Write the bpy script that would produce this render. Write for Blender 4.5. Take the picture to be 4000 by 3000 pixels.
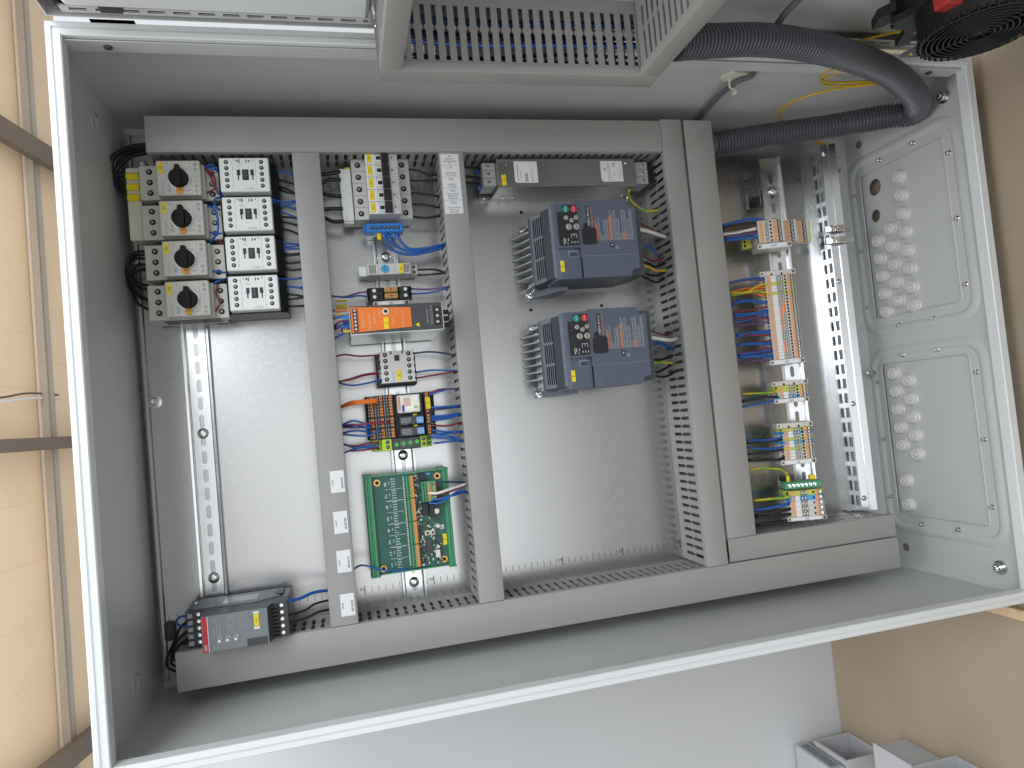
import bpy, bmesh, math, random
from mathutils import Matrix, Vector
random.seed(7)
for o in list(bpy.data.objects): bpy.data.objects.remove(o)
scene = bpy.context.scene
# Cabinet frame, millimetres: x runs down the cabinet, y to the viewer's right, z out of the
# mounting plate.  The cabinet stands upright on a bench whose top is at x = 945.
AX = Matrix(((0, 1, 0), (0, 0, -1), (-1, 0, 0)))
MW = Matrix.Translation((0, 0, 0.945)) @ AX.to_4x4()
def world_pt(p): return MW @ Vector((p[0]*.001, p[1]*.001, p[2]*.001))
# ---------------------------------------------------------------- camera
cam_data = bpy.data.cameras.new('camera')
cam = bpy.data.objects.new('camera', cam_data); scene.collection.objects.link(cam)
CR = Matrix(((0.96754385, -0.09458458, 0.23433451), (0.08151031, 0.99455812, 0.06488612), (-0.23919652, -0.04367949, 0.96998821)))
m = (AX @ CR.transposed()).to_4x4(); m.translation = world_pt((-11.007, -85.42, 1040.73))
cam.matrix_world = m
cam_data.sensor_width = 36; cam_data.lens = 2712.41/4000*36
cam_data.clip_start = .02; cam_data.clip_end = 60
scene.camera = cam
# ---------------------------------------------------------------- world and lamps
w = bpy.data.worlds.new('World'); scene.world = w; w.use_nodes = True
bg = w.node_tree.nodes['Background']; bg.inputs[0].default_value = (.94, .97, 1.0, 1); bg.inputs[1].default_value = .53
def area(name, pos, target, sx, sy, power, col):
    l = bpy.data.lights.new(name, 'AREA'); l.shape = 'RECTANGLE'; l.size = sx; l.size_y = sy; l.energy = power; l.color = col
    o = bpy.data.objects.new(name, l); scene.collection.objects.link(o)
    a, b = world_pt(pos), world_pt(target)
    o.location = a; o.rotation_euler = (b-a).to_track_quat('-Z', 'Y').to_euler()
    return o
# unseen lamps: daylight, overhead hall lamp, plus added light for plate reflections and roof
area('front_daylight', (-1500, 1300, 2500), (400, -200, 0), 2.6, 1.6, 84, (.88, .95, 1.0))
area('plate_reflection_light', (0, -400, 2700), (0, -100, 0), 1.4, 1.4, 4.4, (.97, .99, 1.0))  # added source that the plate mirrors as its bright area
area('plate_reflection_fill', (650, -650, 2750), (300, -100, 0), 1.7, 1.1, 3.8, (.90, .95, 1.0))  # added to lift the middle of the plate and the rail reflections
area('hall_lamp', (-1700, -500, 700), (700, -100, 100), 2.2, .6, 25, (.98, .98, 1.0))
area('roof_fill_light', (-700, 0, -900), (-1500, 0, -2400), 5.0, 1.5, 37, (1, .95, .88))  # added uplight that brightens the roof panels
scene.view_settings.view_transform = 'Standard'; scene.view_settings.look = 'None'
scene.view_settings.exposure = 0; scene.view_settings.gamma = 1
# ---------------------------------------------------------------- materials
MATS = {}
def lin(h):
    h = h.lstrip('#'); v = [int(h[i:i+2], 16)/255 for i in (0, 2, 4)]
    return tuple(x/12.92 if x <= .04045 else ((x+.055)/1.055)**2.4 for x in v)
def mat(name, col, rough=.5, metal=0, var=.06, nscale=60, bump=0, bscale=400, trans=0, coat=0, stretch=None, rvar=0, spec=.5):
    if name in MATS: return MATS[name]
    if isinstance(col, str): col = lin(col)
    m = bpy.data.materials.new(name); m.use_nodes = True; nt = m.node_tree; b = nt.nodes['Principled BSDF']
    b.inputs['Roughness'].default_value = rough; b.inputs['Metallic'].default_value = metal
    b.inputs['Transmission Weight'].default_value = trans; b.inputs['Coat Weight'].default_value = coat
    b.inputs['Specular IOR Level'].default_value = spec
    tc = nt.nodes.new('ShaderNodeTexCoord'); src = tc.outputs['Object']
    if stretch:
        mp = nt.nodes.new('ShaderNodeMapping'); mp.inputs['Scale'].default_value = stretch; nt.links.new(src, mp.inputs[0]); src = mp.outputs[0]
    n = nt.nodes.new('ShaderNodeTexNoise'); n.inputs['Scale'].default_value = nscale; n.inputs['Detail'].default_value = 5
    nt.links.new(src, n.inputs['Vector'])
    r = nt.nodes.new('ShaderNodeValToRGB'); r.color_ramp.elements[0].position = .3; r.color_ramp.elements[1].position = .7
    r.color_ramp.elements[0].color = tuple(c*(1-var) for c in col)+(1,); r.color_ramp.elements[1].color = tuple(min(1, c*(1+var)) for c in col)+(1,)
    nt.links.new(n.outputs[0], r.inputs[0]); nt.links.new(r.outputs[0], b.inputs['Base Color'])
    if rvar:
        mr = nt.nodes.new('ShaderNodeMapRange'); mr.inputs[1].default_value = .3; mr.inputs[2].default_value = .7
        mr.inputs[3].default_value = rough-rvar; mr.inputs[4].default_value = rough+rvar
        nt.links.new(n.outputs[0], mr.inputs[0]); nt.links.new(mr.outputs[0], b.inputs['Roughness'])
    if bump:
        n2 = nt.nodes.new('ShaderNodeTexNoise'); n2.inputs['Scale'].default_value = bscale; n2.inputs['Detail'].default_value = 3
        nt.links.new(tc.outputs['Object'], n2.inputs['Vector'])
        bp = nt.nodes.new('ShaderNodeBump'); bp.inputs['Strength'].default_value = bump; bp.inputs['Distance'].default_value = .0006
        nt.links.new(n2.outputs[0], bp.inputs['Height']); nt.links.new(bp.outputs[0], b.inputs['Normal'])
    MATS[name] = m; return m
PAINT = mat('cabinet_paint', (.56, .57, .555), .38, var=.02, nscale=8, bump=.12, bscale=900)
GALV = mat('galvanised_plate', (.55, .545, .54), .26, 1, var=.025, nscale=170, rvar=.015, bump=.006, bscale=2500)
ZINC = mat('zinc_rail', (.80, .81, .82), .24, 1, var=.04, nscale=30, rvar=.05)
STEEL = mat('screw_steel', (.72, .71, .69), .22, 1, var=.08, nscale=200)
DULL = mat('dull_screw', (.30, .295, .285), .5, .6, var=.1, nscale=200)
CHROME = mat('bright_steel', (.8, .8, .8), .12, 1, var=.03)
DUCT = mat('duct_plastic', (.33, .318, .302), .42, var=.025, nscale=14, bump=.05, bscale=1200)
BEIGE = mat('device_beige', (.55, .54, .49), .45, var=.03, nscale=80)
WHITEP = mat('device_white', (.80, .81, .785), .42, var=.02, nscale=80)
PALE = mat('device_pale_grey', (.62, .61, .585), .45, var=.03, nscale=80)
BLACKP = mat('black_plastic', (.014, .014, .015), .42, var=.2, nscale=150)
KNOBM = mat('knob_black', (.008, .008, .008), .6, var=.1, spec=.2)
FINM = mat('fin_silver', (.62, .63, .64), .45, .25, var=.04)
DARKP = mat('dark_grey_plastic', (.055, .056, .06), .5, var=.1, nscale=150)
MIDGREY = mat('grey_plastic', (.20, .215, .23), .48, var=.06, nscale=100)
HOLE = mat('dark_recess', (.006, .006, .006), .8, var=.1)
FLOORM = mat('floor_concrete', (.40, .39, .375), .5, var=.06, nscale=3)
YELLOW = mat('yellow_tag', (.82, .64, .01), .5, var=.03)
ORANGE = mat('orange_plastic', (.80, .185, .018), .45, var=.03)
TLEV = mat('terminal_lever', (.80, .36, .14), .5, var=.05)
ORANGEB = mat('orange_lever', (.78, .27, .06), .5, var=.05)
AMBER = mat('amber_button', (.70, .30, .02), .45, var=.05)
INVB = mat('inverter_blue', (.092, .108, .15), .45, var=.05, nscale=120, bump=.15, bscale=1500)
INVG = mat('inverter_grey', (.20, .22, .265), .45, var=.05, nscale=120, bump=.1, bscale=1500)
ALU = mat('cast_aluminium', (.62, .63, .64), .4, 1, var=.06, nscale=90)
PAPER = mat('paper_label', (.78, .78, .79), .55, var=.015)
INK = mat('printed_ink', (.03, .03, .035), .7, var=.1)
WARNINK = mat('warning_ink', (.31, .315, .33), .7, var=.1)
GREYINK = mat('grey_ink', (.30, .31, .33), .7, var=.1)
WHITEINK = mat('white_ink', (.75, .75, .75), .7, var=.03)
ORINK = mat('orange_ink', (.55, .16, .06), .7, var=.05)
REDP = mat('red_plastic', (.55, .02, .03), .45, var=.05)
BLUEP = mat('blue_terminal', (.03, .20, .62), .42, var=.04)
SKYB = mat('sky_blue_plastic', (.06, .36, .68), .42, var=.04)
GREENP = mat('green_terminal', (.07, .30, .15), .45, var=.05)
GREENB = mat('green_button', (.01, .27, .19), .4, var=.05)
LIME = mat('lime_terminal', (.44, .66, .04), .45, var=.04)
PCB = mat('circuit_board', (.018, .105, .08), .38, var=.1, nscale=120)
GOLD = mat('gold_pad', (.78, .45, .12), .35, .8, var=.05)
TAN = mat('fuse_tan', (.50, .30, .10), .45, var=.08)
CREAM = mat('cream_plastic', (.70, .68, .58), .45, var=.04)
TERM = mat('terminal_beige', (.62, .585, .52), .45, var=.04)
TERMY = mat('terminal_green_yellow', (.52, .56, .10), .45, var=.06)
NIPPLE = mat('membrane_plug', (.72, .705, .67), .22, var=.02, trans=.08)
CLEARP = mat('clear_relay_cover', (.70, .66, .60), .12, var=.25, nscale=90, coat=.5)
HOSEM = mat('conduit_plastic', (.10, .103, .115), .34, var=.06, nscale=60)
CABLEG = mat('grey_cable', (.13, .13, .135), .5, var=.05)
FANB = mat('fan_black', (.010, .010, .011), .38, var=.2, nscale=100)
BENCH = mat('bench_board', (.36, .285, .205), .6, var=.07, nscale=7, bump=.3, bscale=45)
WOOD = mat('batten_wood', (.62, .45, .27), .6, var=.12, nscale=12, bump=.2, bscale=150, stretch=(1, 1, 8))
WALLM = mat('wall_paint', (.60, .61, .62), .7, var=.02, nscale=3, bump=.05, bscale=200)
ROOFM = mat('roof_panel', (.78, .61, .425), .7, var=.03, nscale=4, bump=.1, bscale=90)
PURM = mat('purlin_paint', (.46, .41, .34), .6, var=.05, nscale=6)
RAFT = mat('rafter_paint', (.15, .115, .09), .55, var=.08, nscale=6)
BINM = mat('bin_plastic', (.47, .475, .49), .42, var=.05, nscale=20)
POCKET = mat('pocket_white', (.72, .74, .74), .4, var=.02)
WCOL = {'black': (.012, .012, .013), 'blue': (.012, .10, .40), 'navy': (.012, .03, .11), 'red': (.22, .018, .038), 'purple': (.14, .05, .20),
        'orange': (.70, .15, .015), 'yellow': (.66, .42, .02), 'white': (.74, .72, .68), 'brown': (.09, .045, .03), 'yg': (.66, .50, .02)}
WM = {k: mat('wire_'+k, v, .34, var=.05, nscale=100) for k, v in WCOL.items()}
YGG = mat('wire_green_stripe', (.12, .38, .03), .34, var=.05)
# ---------------------------------------------------------------- builders
LOC = {}
COL = scene.collection
def place(o, loc, parent=None):
    if parent is None:
        o.matrix_world = MW @ Matrix.Translation(Vector(loc)*.001)
    else:
        o.parent = parent
    LOC[o] = Vector(loc)
def tag(o, label=None, cat=None, group=None, kind=None):
    for k, v in (('label', label), ('category', cat), ('group', group), ('kind', kind)):
        if v: o[k] = v
    return o
def thing(name, label, cat, loc, group=None):
    o = bpy.data.objects.new(name, None); o.empty_display_size = .01; COL.objects.link(o); place(o, loc)
    return tag(o, label, cat, group)
class MB:
    def __init__(s): s.v = []; s.f = []; s.mi = []
    def add(s, vs, fs, mi=0):
        b = len(s.v); s.v += [tuple(p) for p in vs]; s.f += [[i+b for i in f] for f in fs]; s.mi += [mi]*len(fs); return s
    def box(s, x0, x1, y0, y1, z0, z1, c=0, mi=0):
        if x0 > x1: x0, x1 = x1, x0
        if y0 > y1: y0, y1 = y1, y0
        if z0 > z1: z0, z1 = z1, z0
        if c <= 0:
            vs = [(x, y, z) for z in (z0, z1) for y in (y0, y1) for x in (x0, x1)]
            return s.add(vs, [(0, 2, 3, 1), (4, 5, 7, 6), (0, 1, 5, 4), (2, 6, 7, 3), (0, 4, 6, 2), (1, 3, 7, 5)], mi)
        c = min(c, (x1-x0)*.45, (y1-y0)*.45, (z1-z0)*.45)
        X = ((x0, x0+c), (x1, x1-c)); Y = ((y0, y0+c), (y1, y1-c)); Z = ((z0, z0+c), (z1, z1-c))
        vs = []; idx = {}
        for i in (0, 1):
            for j in (0, 1):
                for k in (0, 1):
                    for a in range(3):
                        idx[i, j, k, a] = len(vs)
                        vs.append((X[i][0 if a == 0 else 1], Y[j][0 if a == 1 else 1], Z[k][0 if a == 2 else 1]))
        fs = []
        for i in (0, 1):
            q = [idx[i, j, k, 0] for j, k in ((0, 0), (1, 0), (1, 1), (0, 1))]; fs.append(q if i else q[::-1])
            q = [idx[j, i, k, 1] for j, k in ((0, 0), (1, 0), (1, 1), (0, 1))]; fs.append(q[::-1] if i else q)
            q = [idx[j, k, i, 2] for j, k in ((0, 0), (1, 0), (1, 1), (0, 1))]; fs.append(q if i else q[::-1])
        for j in (0, 1):
            for k in (0, 1):
                fs.append([idx[0, j, k, 1], idx[1, j, k, 1], idx[1, j, k, 2], idx[0, j, k, 2]])
                fs.append([idx[j, 0, k, 0], idx[j, 1, k, 0], idx[j, 1, k, 2], idx[j, 0, k, 2]])
                fs.append([idx[j, k, 0, 0], idx[j, k, 1, 0], idx[j, k, 1, 1], idx[j, k, 0, 1]])
        for i in (0, 1):
            for j in (0, 1):
                for k in (0, 1): fs.append([idx[i, j, k, a] for a in range(3)])
        return s.add(vs, fs, mi)
    def prism(s, poly, a0, a1, axis='z', mi=0):
        n = len(poly)
        def P(p, a): return {'z': (p[0], p[1], a), 'x': (a, p[0], p[1]), 'y': (p[0], a, p[1])}[axis]
        vs = [P(p, a0) for p in poly]+[P(p, a1) for p in poly]
        fs = [list(range(n))[::-1], list(range(n, 2*n))]+[(i, (i+1) % n, n+(i+1) % n, n+i) for i in range(n)]
        return s.add(vs, fs, mi)
    def lathe(s, c, prof, axis='z', n=16, mi=0, cap=True):
        vs = []; fs = []
        def P(a, r, h):
            u, w_ = r*math.cos(a), r*math.sin(a)
            return {'z': (c[0]+u, c[1]+w_, c[2]+h), 'x': (c[0]+h, c[1]+u, c[2]+w_), 'y': (c[0]+w_, c[1]+h, c[2]+u)}[axis]
        for r, h in prof: vs += [P(2*math.pi*i/n, r, h) for i in range(n)]
        for k in range(len(prof)-1): fs += [(k*n+i, k*n+(i+1) % n, (k+1)*n+(i+1) % n, (k+1)*n+i) for i in range(n)]
        if cap: fs += [list(range(n))[::-1], list(range((len(prof)-1)*n, len(prof)*n))]
        return s.add(vs, fs, mi)
    def cyl(s, c, r, h, axis='z', n=16, ch=0, mi=0):
        return s.lathe(c, [(r, 0), (r, h-ch), (r-ch, h)] if ch else [(r, 0), (r, h)], axis, n, mi)
    def tube(s, pts, r, n=8, stripe=False, rfun=None, sub=6):
        P = spline(pts, sub) if sub else [Vector(p) for p in pts]
        up = None; vs = []; fs = []; mi = []
        for i, p in enumerate(P):
            t = (P[min(i+1, len(P)-1)]-P[max(i-1, 0)]).normalized()
            if up is None: up = t.orthogonal().normalized()
            up = (up-t*up.dot(t)).normalized(); q = t.cross(up); rr = rfun(i) if rfun else r
            for k in range(n):
                a = 2*math.pi*k/n; vs.append(p+up*rr*math.cos(a)+q*rr*math.sin(a))
        for i in range(len(P)-1):
            for k in range(n):
                fs.append((i*n+k, i*n+(k+1) % n, (i+1)*n+(k+1) % n, (i+1)*n+k))
                mi.append(1 if stripe and ((k+i//2) % n) in (0, 1, 4, 5) else 0)
        fs += [list(range(n))[::-1], list(range((len(P)-1)*n, len(P)*n))]; mi += [0, 0]
        b = len(s.v); s.v += [tuple(v) for v in vs]; s.f += [[i+b for i in f] for f in fs]; s.mi += mi
        return s
    def hole_cell(s, x0, x1, y0, y1, hole, map3, mi=0):
        # flat ring between a rectangle and a convex hole (list of points round its centre)
        cx = sum(p[0] for p in hole)/len(hole); cy = sum(p[1] for p in hole)/len(hole); n = len(hole)
        outer = []
        for p in hole:
            dx, dy = p[0]-cx, p[1]-cy
            ts = []
            if abs(dx) > 1e-9: ts.append(((x1 if dx > 0 else x0)-cx)/dx)
            if abs(dy) > 1e-9: ts.append(((y1 if dy > 0 else y0)-cy)/dy)
            t = min(ts); outer.append([cx+dx*t, cy+dy*t])
        for X in (x0, x1):
            for Y in (y0, y1):
                j = min(range(n), key=lambda i: (outer[i][0]-X)**2+(outer[i][1]-Y)**2); outer[j] = [X, Y]
        vs = [map3(*p) for p in hole]+[map3(*p) for p in outer]
        return s.add(vs, [(i, (i+1) % n, n+(i+1) % n, n+i) for i in range(n)], mi)
    def build(s, name, mats, parent=None, loc=None, smooth=False, weld=False):
        L = LOC[parent] if parent else Vector(loc if loc else (0, 0, 0))
        me = bpy.data.meshes.new(name)
        me.from_pydata([((x-L[0])*.001, (y-L[1])*.001, (z-L[2])*.001) for x, y, z in s.v], [], s.f)
        if not isinstance(mats, (list, tuple)): mats = [mats]
        for mm in mats: me.materials.append(mm)
        if len(mats) > 1: me.polygons.foreach_set('material_index', s.mi)
        bm = bmesh.new(); bm.from_mesh(me)
        if weld: bmesh.ops.remove_doubles(bm, verts=bm.verts, dist=1e-6)
        bmesh.ops.recalc_face_normals(bm, faces=bm.faces); bm.to_mesh(me); bm.free()
        if smooth:
            me.polygons.foreach_set('use_smooth', [True]*len(me.polygons))
            if smooth is not True: me.set_sharp_from_angle(angle=math.radians(smooth))
        o = bpy.data.objects.new(name, me); COL.objects.link(o); place(o, L, parent)
        return o
def spline(pts, sub=6):
    P = [Vector(p) for p in pts]; Q = [P[0]*2-P[1]]+P+[P[-1]*2-P[-2]]; out = []
    for i in range(1, len(Q)-2):
        a, b, c, d = Q[i-1:i+3]
        for k in range(sub):
            t = k/sub; out.append(.5*((2*b)+(c-a)*t+(2*a-5*b+4*c-d)*t*t+(3*b-a-3*c+d)*t**3))
    return out+[P[-1]]
def copy_tree(o, loc, label=None, group=None):
    d = Vector(loc)-LOC[o]
    def rec(src, par):
        c = src.copy(); COL.objects.link(c); c.parent = par; LOC[c] = LOC[src]+d
        for ch in src.children: rec(ch, c)
        return c
    r = rec(o, None); r.matrix_world = MW @ Matrix.Translation(Vector(loc)*.001)
    if label: r['label'] = label
    if group: r['group'] = group
    return r
def text(s, p, size, material, parent, name='lettering', d='y', lift=.15, width=None):
    # d 'y': reads along +y with its top towards -x;  'u': reads along -x with its top towards -y
    cu = bpy.data.curves.new('t', 'FONT'); cu.body = s; cu.size = size*.001; cu.align_x = 'CENTER'; cu.align_y = 'CENTER'; cu.resolution_u = 2
    to = bpy.data.objects.new('t', cu); COL.objects.link(to)
    dg = bpy.context.evaluated_depsgraph_get(); me = bpy.data.meshes.new_from_object(to.evaluated_get(dg))
    bpy.data.objects.remove(to); bpy.data.curves.remove(cu)
    X, Y = {'y': ((0, 1, 0), (-1, 0, 0)), 'u': ((-1, 0, 0), (0, -1, 0)), 'x': ((1, 0, 0), (0, 1, 0))}[d]
    Zv = Vector(X).cross(Vector(Y)); R = Matrix((X, Y, Zv)).transposed().to_4x4()
    if width:
        xs = [v.co.x for v in me.vertices]; k = width*.001/(max(xs)-min(xs)); me.transform(Matrix.Diagonal((k, 1, 1, 1)))
    me.transform(R)
    q = (Vector(p)+Vector((0, 0, lift))-LOC[parent])*.001
    me.transform(Matrix.Translation(q)); me.materials.clear(); me.materials.append(material)
    o = bpy.data.objects.new(name, me); COL.objects.link(o); place(o, LOC[parent], parent); return o
def print_rows(x0, x1, y0, y1, z, rows, material, parent, along='y', fill=.55, word=(1.2, 5), name='printing', rnd=None):
    # small print: rows of word-long dashes, flat on the surface
    R = random.Random(rnd if rnd is not None else int(x0*7+y0*13)); b = MB()
    if along == 'y':
        st = (x1-x0)/rows
        for i in range(rows):
            a = x0+i*st+st*(1-fill)/2; y = y0
            while y < y1-.6:
                l = R.uniform(*word); e = min(y+l, y1); b.box(a, a+st*fill, y, e, z, z+.12); y = e+R.uniform(.5, 1.1)
                if R.random() < .06: break
    else:
        st = (y1-y0)/rows
        for i in range(rows):
            a = y0+i*st+st*(1-fill)/2; x = x0
            while x < x1-.6:
                l = R.uniform(*word); e = min(x+l, x1); b.box(x, e, a, a+st*fill, z, z+.12); x = e+R.uniform(.5, 1.1)
                if R.random() < .06: break
    return tag(b.build(name, material, parent), kind='stuff')
def screw(parent, c, r, h=1.2, material=None, axis='z', name='screw'):
    b = MB(); b.lathe(c, [(r, 0), (r, h*.5), (r*.8, h), (r*.45, h), (r*.35, h*.3)], axis, 10)
    return b.build(name, material or STEEL, parent, smooth=30)
def recessed(parent, c, r, z, depth=2.5, name='screw'):
    # flat dark disc painted as the shade of a well, screw head on top
    MB().lathe((c[0], c[1], z), [(r, .05), (r*.98, .25), (r*.9, .25), (r*.88, .06)], 'z', 12).build('screw_well_shade', HOLE, parent)
    b = MB(); b.lathe((c[0]-r*.12, c[1]+r*.1, z), [(r*.5, .2), (r*.45, .4), (r*.2, .35)], 'z', 10); return b.build(name, DULL, parent)
# ================================================================= the setting
def struct(o): return tag(o, kind='structure')
struct(MB().box(945, 985, -2600, 2200, -257, 620, 2).build('workbench_top', BENCH))
struct(MB().box(1700, 1740, -4000, 4000, -257, 5000).build('floor', FLOORM))
struct(MB().box(-436, 985, -2600, 2200, -330, -257.2).build('wall', WALLM))
# sloping roof: x + 0.196 z = K; drops away from the viewer
K = -2000+.196*1040
def roof_x(z, h=0): return K-.196*z+h
roof = thing('roof', None, None, (roof_x(-2000), 0, -2000)); roof['kind'] = 'structure'
rp = [(-5200, -2480), (-2480, 300)]
for bi, (za, zb) in enumerate(rp):
    off = 0 if bi else 124
    for k in range(-13, 14):
        y0 = k*248-20+off; y1 = y0+247.5
        p = [(roof_x(za), za), (roof_x(zb), zb), (roof_x(zb)-18, zb), (roof_x(za)-18, za)]
        MB().prism(p, y0, y1, 'y').build('panel', ROOFM, roof)
MB().prism([(roof_x(-5200)-16, -5200), (roof_x(300)-16, 300), (roof_x(300)-40, 300), (roof_x(-5200)-40, -5200)], -3400, 3400, 'y').build('deck', ROOFM, roof)
def sloped_bar(name, y0, y1, za, zb, h0, h1, material, label, cat, group=None):
    p = [(roof_x(za, h0), za), (roof_x(zb, h0), zb), (roof_x(zb, h1), zb), (roof_x(za, h1), za)]
    o = MB().prism(p, y0, y1, 'y').build(name, material, None, (roof_x(za), y0, za)); return tag(o, label, cat, group)
pur = thing('purlin', 'pale brown roof purlin crossing above the cabinet', 'beam', (roof_x(-2475), 0, -2475))
MB().box(roof_x(-2475)-2, roof_x(-2475)+34, -3300, 3300, -2528, -2432, 3).build('web', PURM, pur)
MB().box(roof_x(-2475)+20, roof_x(-2475)+50, -3300, 3300, -2431.5, -2412, 2).build('flange', mat('purlin_edge', (.27, .225, .18), .5), pur)
RG = 'roof rafters'
for y, l in ((1252, 'dark brown roof rafter above the open cabinet door'), (-42, 'dark brown roof rafter above the middle of the cabinet'), (-1390, 'dark brown roof rafter above the free left side wall of the cabinet')):
    r_ = thing('rafter', l, 'rafter', (roof_x(-2000, 60), y, -2000), RG)
    wd = 80 if abs(y) > 500 else 42
    za, zb = -5000, 200
    MB().prism([(roof_x(za, 55), za), (roof_x(zb, 55), zb), (roof_x(zb, 95), zb), (roof_x(za, 95), za)], y, y+wd, 'y').build('beam', RAFT, r_)
    MB().prism([(roof_x(za, 95.5), za), (roof_x(zb, 95.5), zb), (roof_x(zb, 104), zb), (roof_x(za, 104), za)], y-6, y+wd+6, 'y').build('lower_flange', RAFT, r_)
lt = thing('hanging_cable', 'white cable strung under the roof above the cabinet', 'cable', (-1300, 180, -2300))
MB().tube([(-1290, 100, -1500), (-1303, 129, -1700), (-1277, 148, -2000), (-1287, 177, -2300), (-1286, 198, -2700), (-1250, 205, -2950)], 7).build('sheath', WM['white'], lt, smooth=True)
MB().tube([(-1290, 113, -1500), (-1303, 142, -1700), (-1277, 164, -2000), (-1287, 198, -2300), (-1286, 207, -2700), (-1250, 214, -2950)], 4).build('carrier_wire', WM['black'], lt, smooth=True)
# ================================================================= cabinet
XL, XR, YB, YT, ZB, ZF = -282., 924., -418., 374., -28., 242.
cab = thing('control_cabinet', 'open light grey steel control cabinet standing on the bench with its door swung out', 'cabinet', (XR, 0, 100))
MB().box(XL+2, XR-2, YB+2, YT-2, ZB, ZB+1.5).build('back_panel', PAINT, cab)
MB().box(XL, XL+2, YB, YT, ZB, ZF-12).build('top_wall', PAINT, cab)
MB().box(XL+2, XR-2, YT-2, YT, ZB, ZF-12).build('side_wall', PAINT, cab)
MB().box(XL+2, XR-2, YB, YB+2, ZB, ZF-12).build('side_wall', PAINT, cab)
# bottom wall with two gland openings
O1, O2 = (22., 280.), (-323., -59.); OZ = (0., 177.)
b = MB()
for (a, c, d, e) in ((YB, YT, ZB, OZ[0]), (YB, YT, OZ[1], ZF-12), (YB, O2[0], *OZ), (O2[1], O1[0], *OZ), (O1[1], YT, *OZ)): b.box(XR-2, XR, a, c, d, e)
b.build('bottom_wall', PAINT, cab, weld=True)
def sweep_rect(prof, y0, y1, z0, z1, rad, n, mp, closed=False):
    # sweep a profile (outset, lift) round a rounded rectangle
    pts = []
    for cy, cz, a0 in ((y1-rad, z1-rad, 0), (y0+rad, z1-rad, 90), (y0+rad, z0+rad, 180), (y1-rad, z0+rad, 270)):
        for k in range(n+1):
            a = math.radians(a0+90*k/n); pts.append((cy, cz, math.cos(a), math.sin(a)))
    vs = []; fs = []; m_ = len(prof); N = len(pts)
    for cy, cz, ca, sa in pts:
        for u, h in prof: vs.append(mp(cy+(rad+u)*ca, cz+(rad+u)*sa, h))
    for i in range(N):
        for k in range(m_-1): fs.append((i*m_+k, ((i+1) % N)*m_+k, ((i+1) % N)*m_+k+1, i*m_+k+1))
    return vs, fs
bead = [(-9, 0), (-6, 2.2), (-3, 3.2), (0, 3.2), (4, 2.0), (8, 0)]
for y0, y1 in ((-2, 305), (-347, -38)):
    vs, fs = sweep_rect(bead, y0, y1, -22, 203, 32, 6, lambda y, z, h: (XR-2-h, y, z))
    MB().add(vs, fs).build('embossed_bead', PAINT, cab, smooth=True)
for y0, y1 in (O1, O2):
    vs, fs = sweep_rect([(0, 0), (1.2, 1.2), (2.4, 0)], y0, y1, 0, 177, 8, 4, lambda y, z, h: (XR-2-h, y, z))
    MB().add(vs, fs).build('opening_edge', PAINT, cab, smooth=True)
def gland(y0, y1, plugs, holes, nm):
    g = MB(); X = XR+2.0
    mp = lambda y, z: (X, y, z)
    if holes:
        ys = [y0]; cells = []
        for (hy, hz, hr) in holes:
            cells.append((hy-hr-6, hy+hr+6, hy, hz, hr))
        cells.sort(); zc = 52
        g.add([mp(y0, zc), mp(y1, zc), mp(y1, OZ[1]), mp(y0, OZ[1])], [(0, 1, 2, 3)])
        cur = y0
        for a, c, hy, hz, hr in cells:
            if a > cur: g.add([mp(cur, OZ[0]), mp(a, OZ[0]), mp(a, zc), mp(cur, zc)], [(0, 1, 2, 3)])
            g.hole_cell(a, c, OZ[0], zc, [(hy+hr*math.cos(2*math.pi*k/24), hz+hr*math.sin(2*math.pi*k/24)) for k in range(24)], mp); cur = c
        g.add([mp(cur, OZ[0]), mp(y1, OZ[0]), mp(y1, zc), mp(cur, zc)], [(0, 1, 2, 3)])
        for hy, hz, hr in holes:
            n = 24; vs = [(X+h, hy+hr*math.cos(2*math.pi*k/n), hz+hr*math.sin(2*math.pi*k/n)) for h in (0, 2.2) for k in range(n)]
            g.add(vs, [(i, (i+1) % n, n+(i+1) % n, n+i) for i in range(n)])
    else:
        g.add([mp(y0, OZ[0]), mp(y1, OZ[0]), mp(y1, OZ[1]), mp(y0, OZ[1])], [(0, 1, 2, 3)])
    pl = g.build('gland_plate', PAINT, cab)
    for (y, z) in plugs:
        MB().lathe((X, y, z), [(12, 0), (12, -1.5), (10.8, -2.2), (10.6, -7.6), (9.4, -9.6), (7.4, -10), (6.8, -8.8), (5, -8.2), (4.2, -10.2), (1.5, -11)], 'x', 20).build('membrane_plug', NIPPLE, pl, smooth=40)
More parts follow.
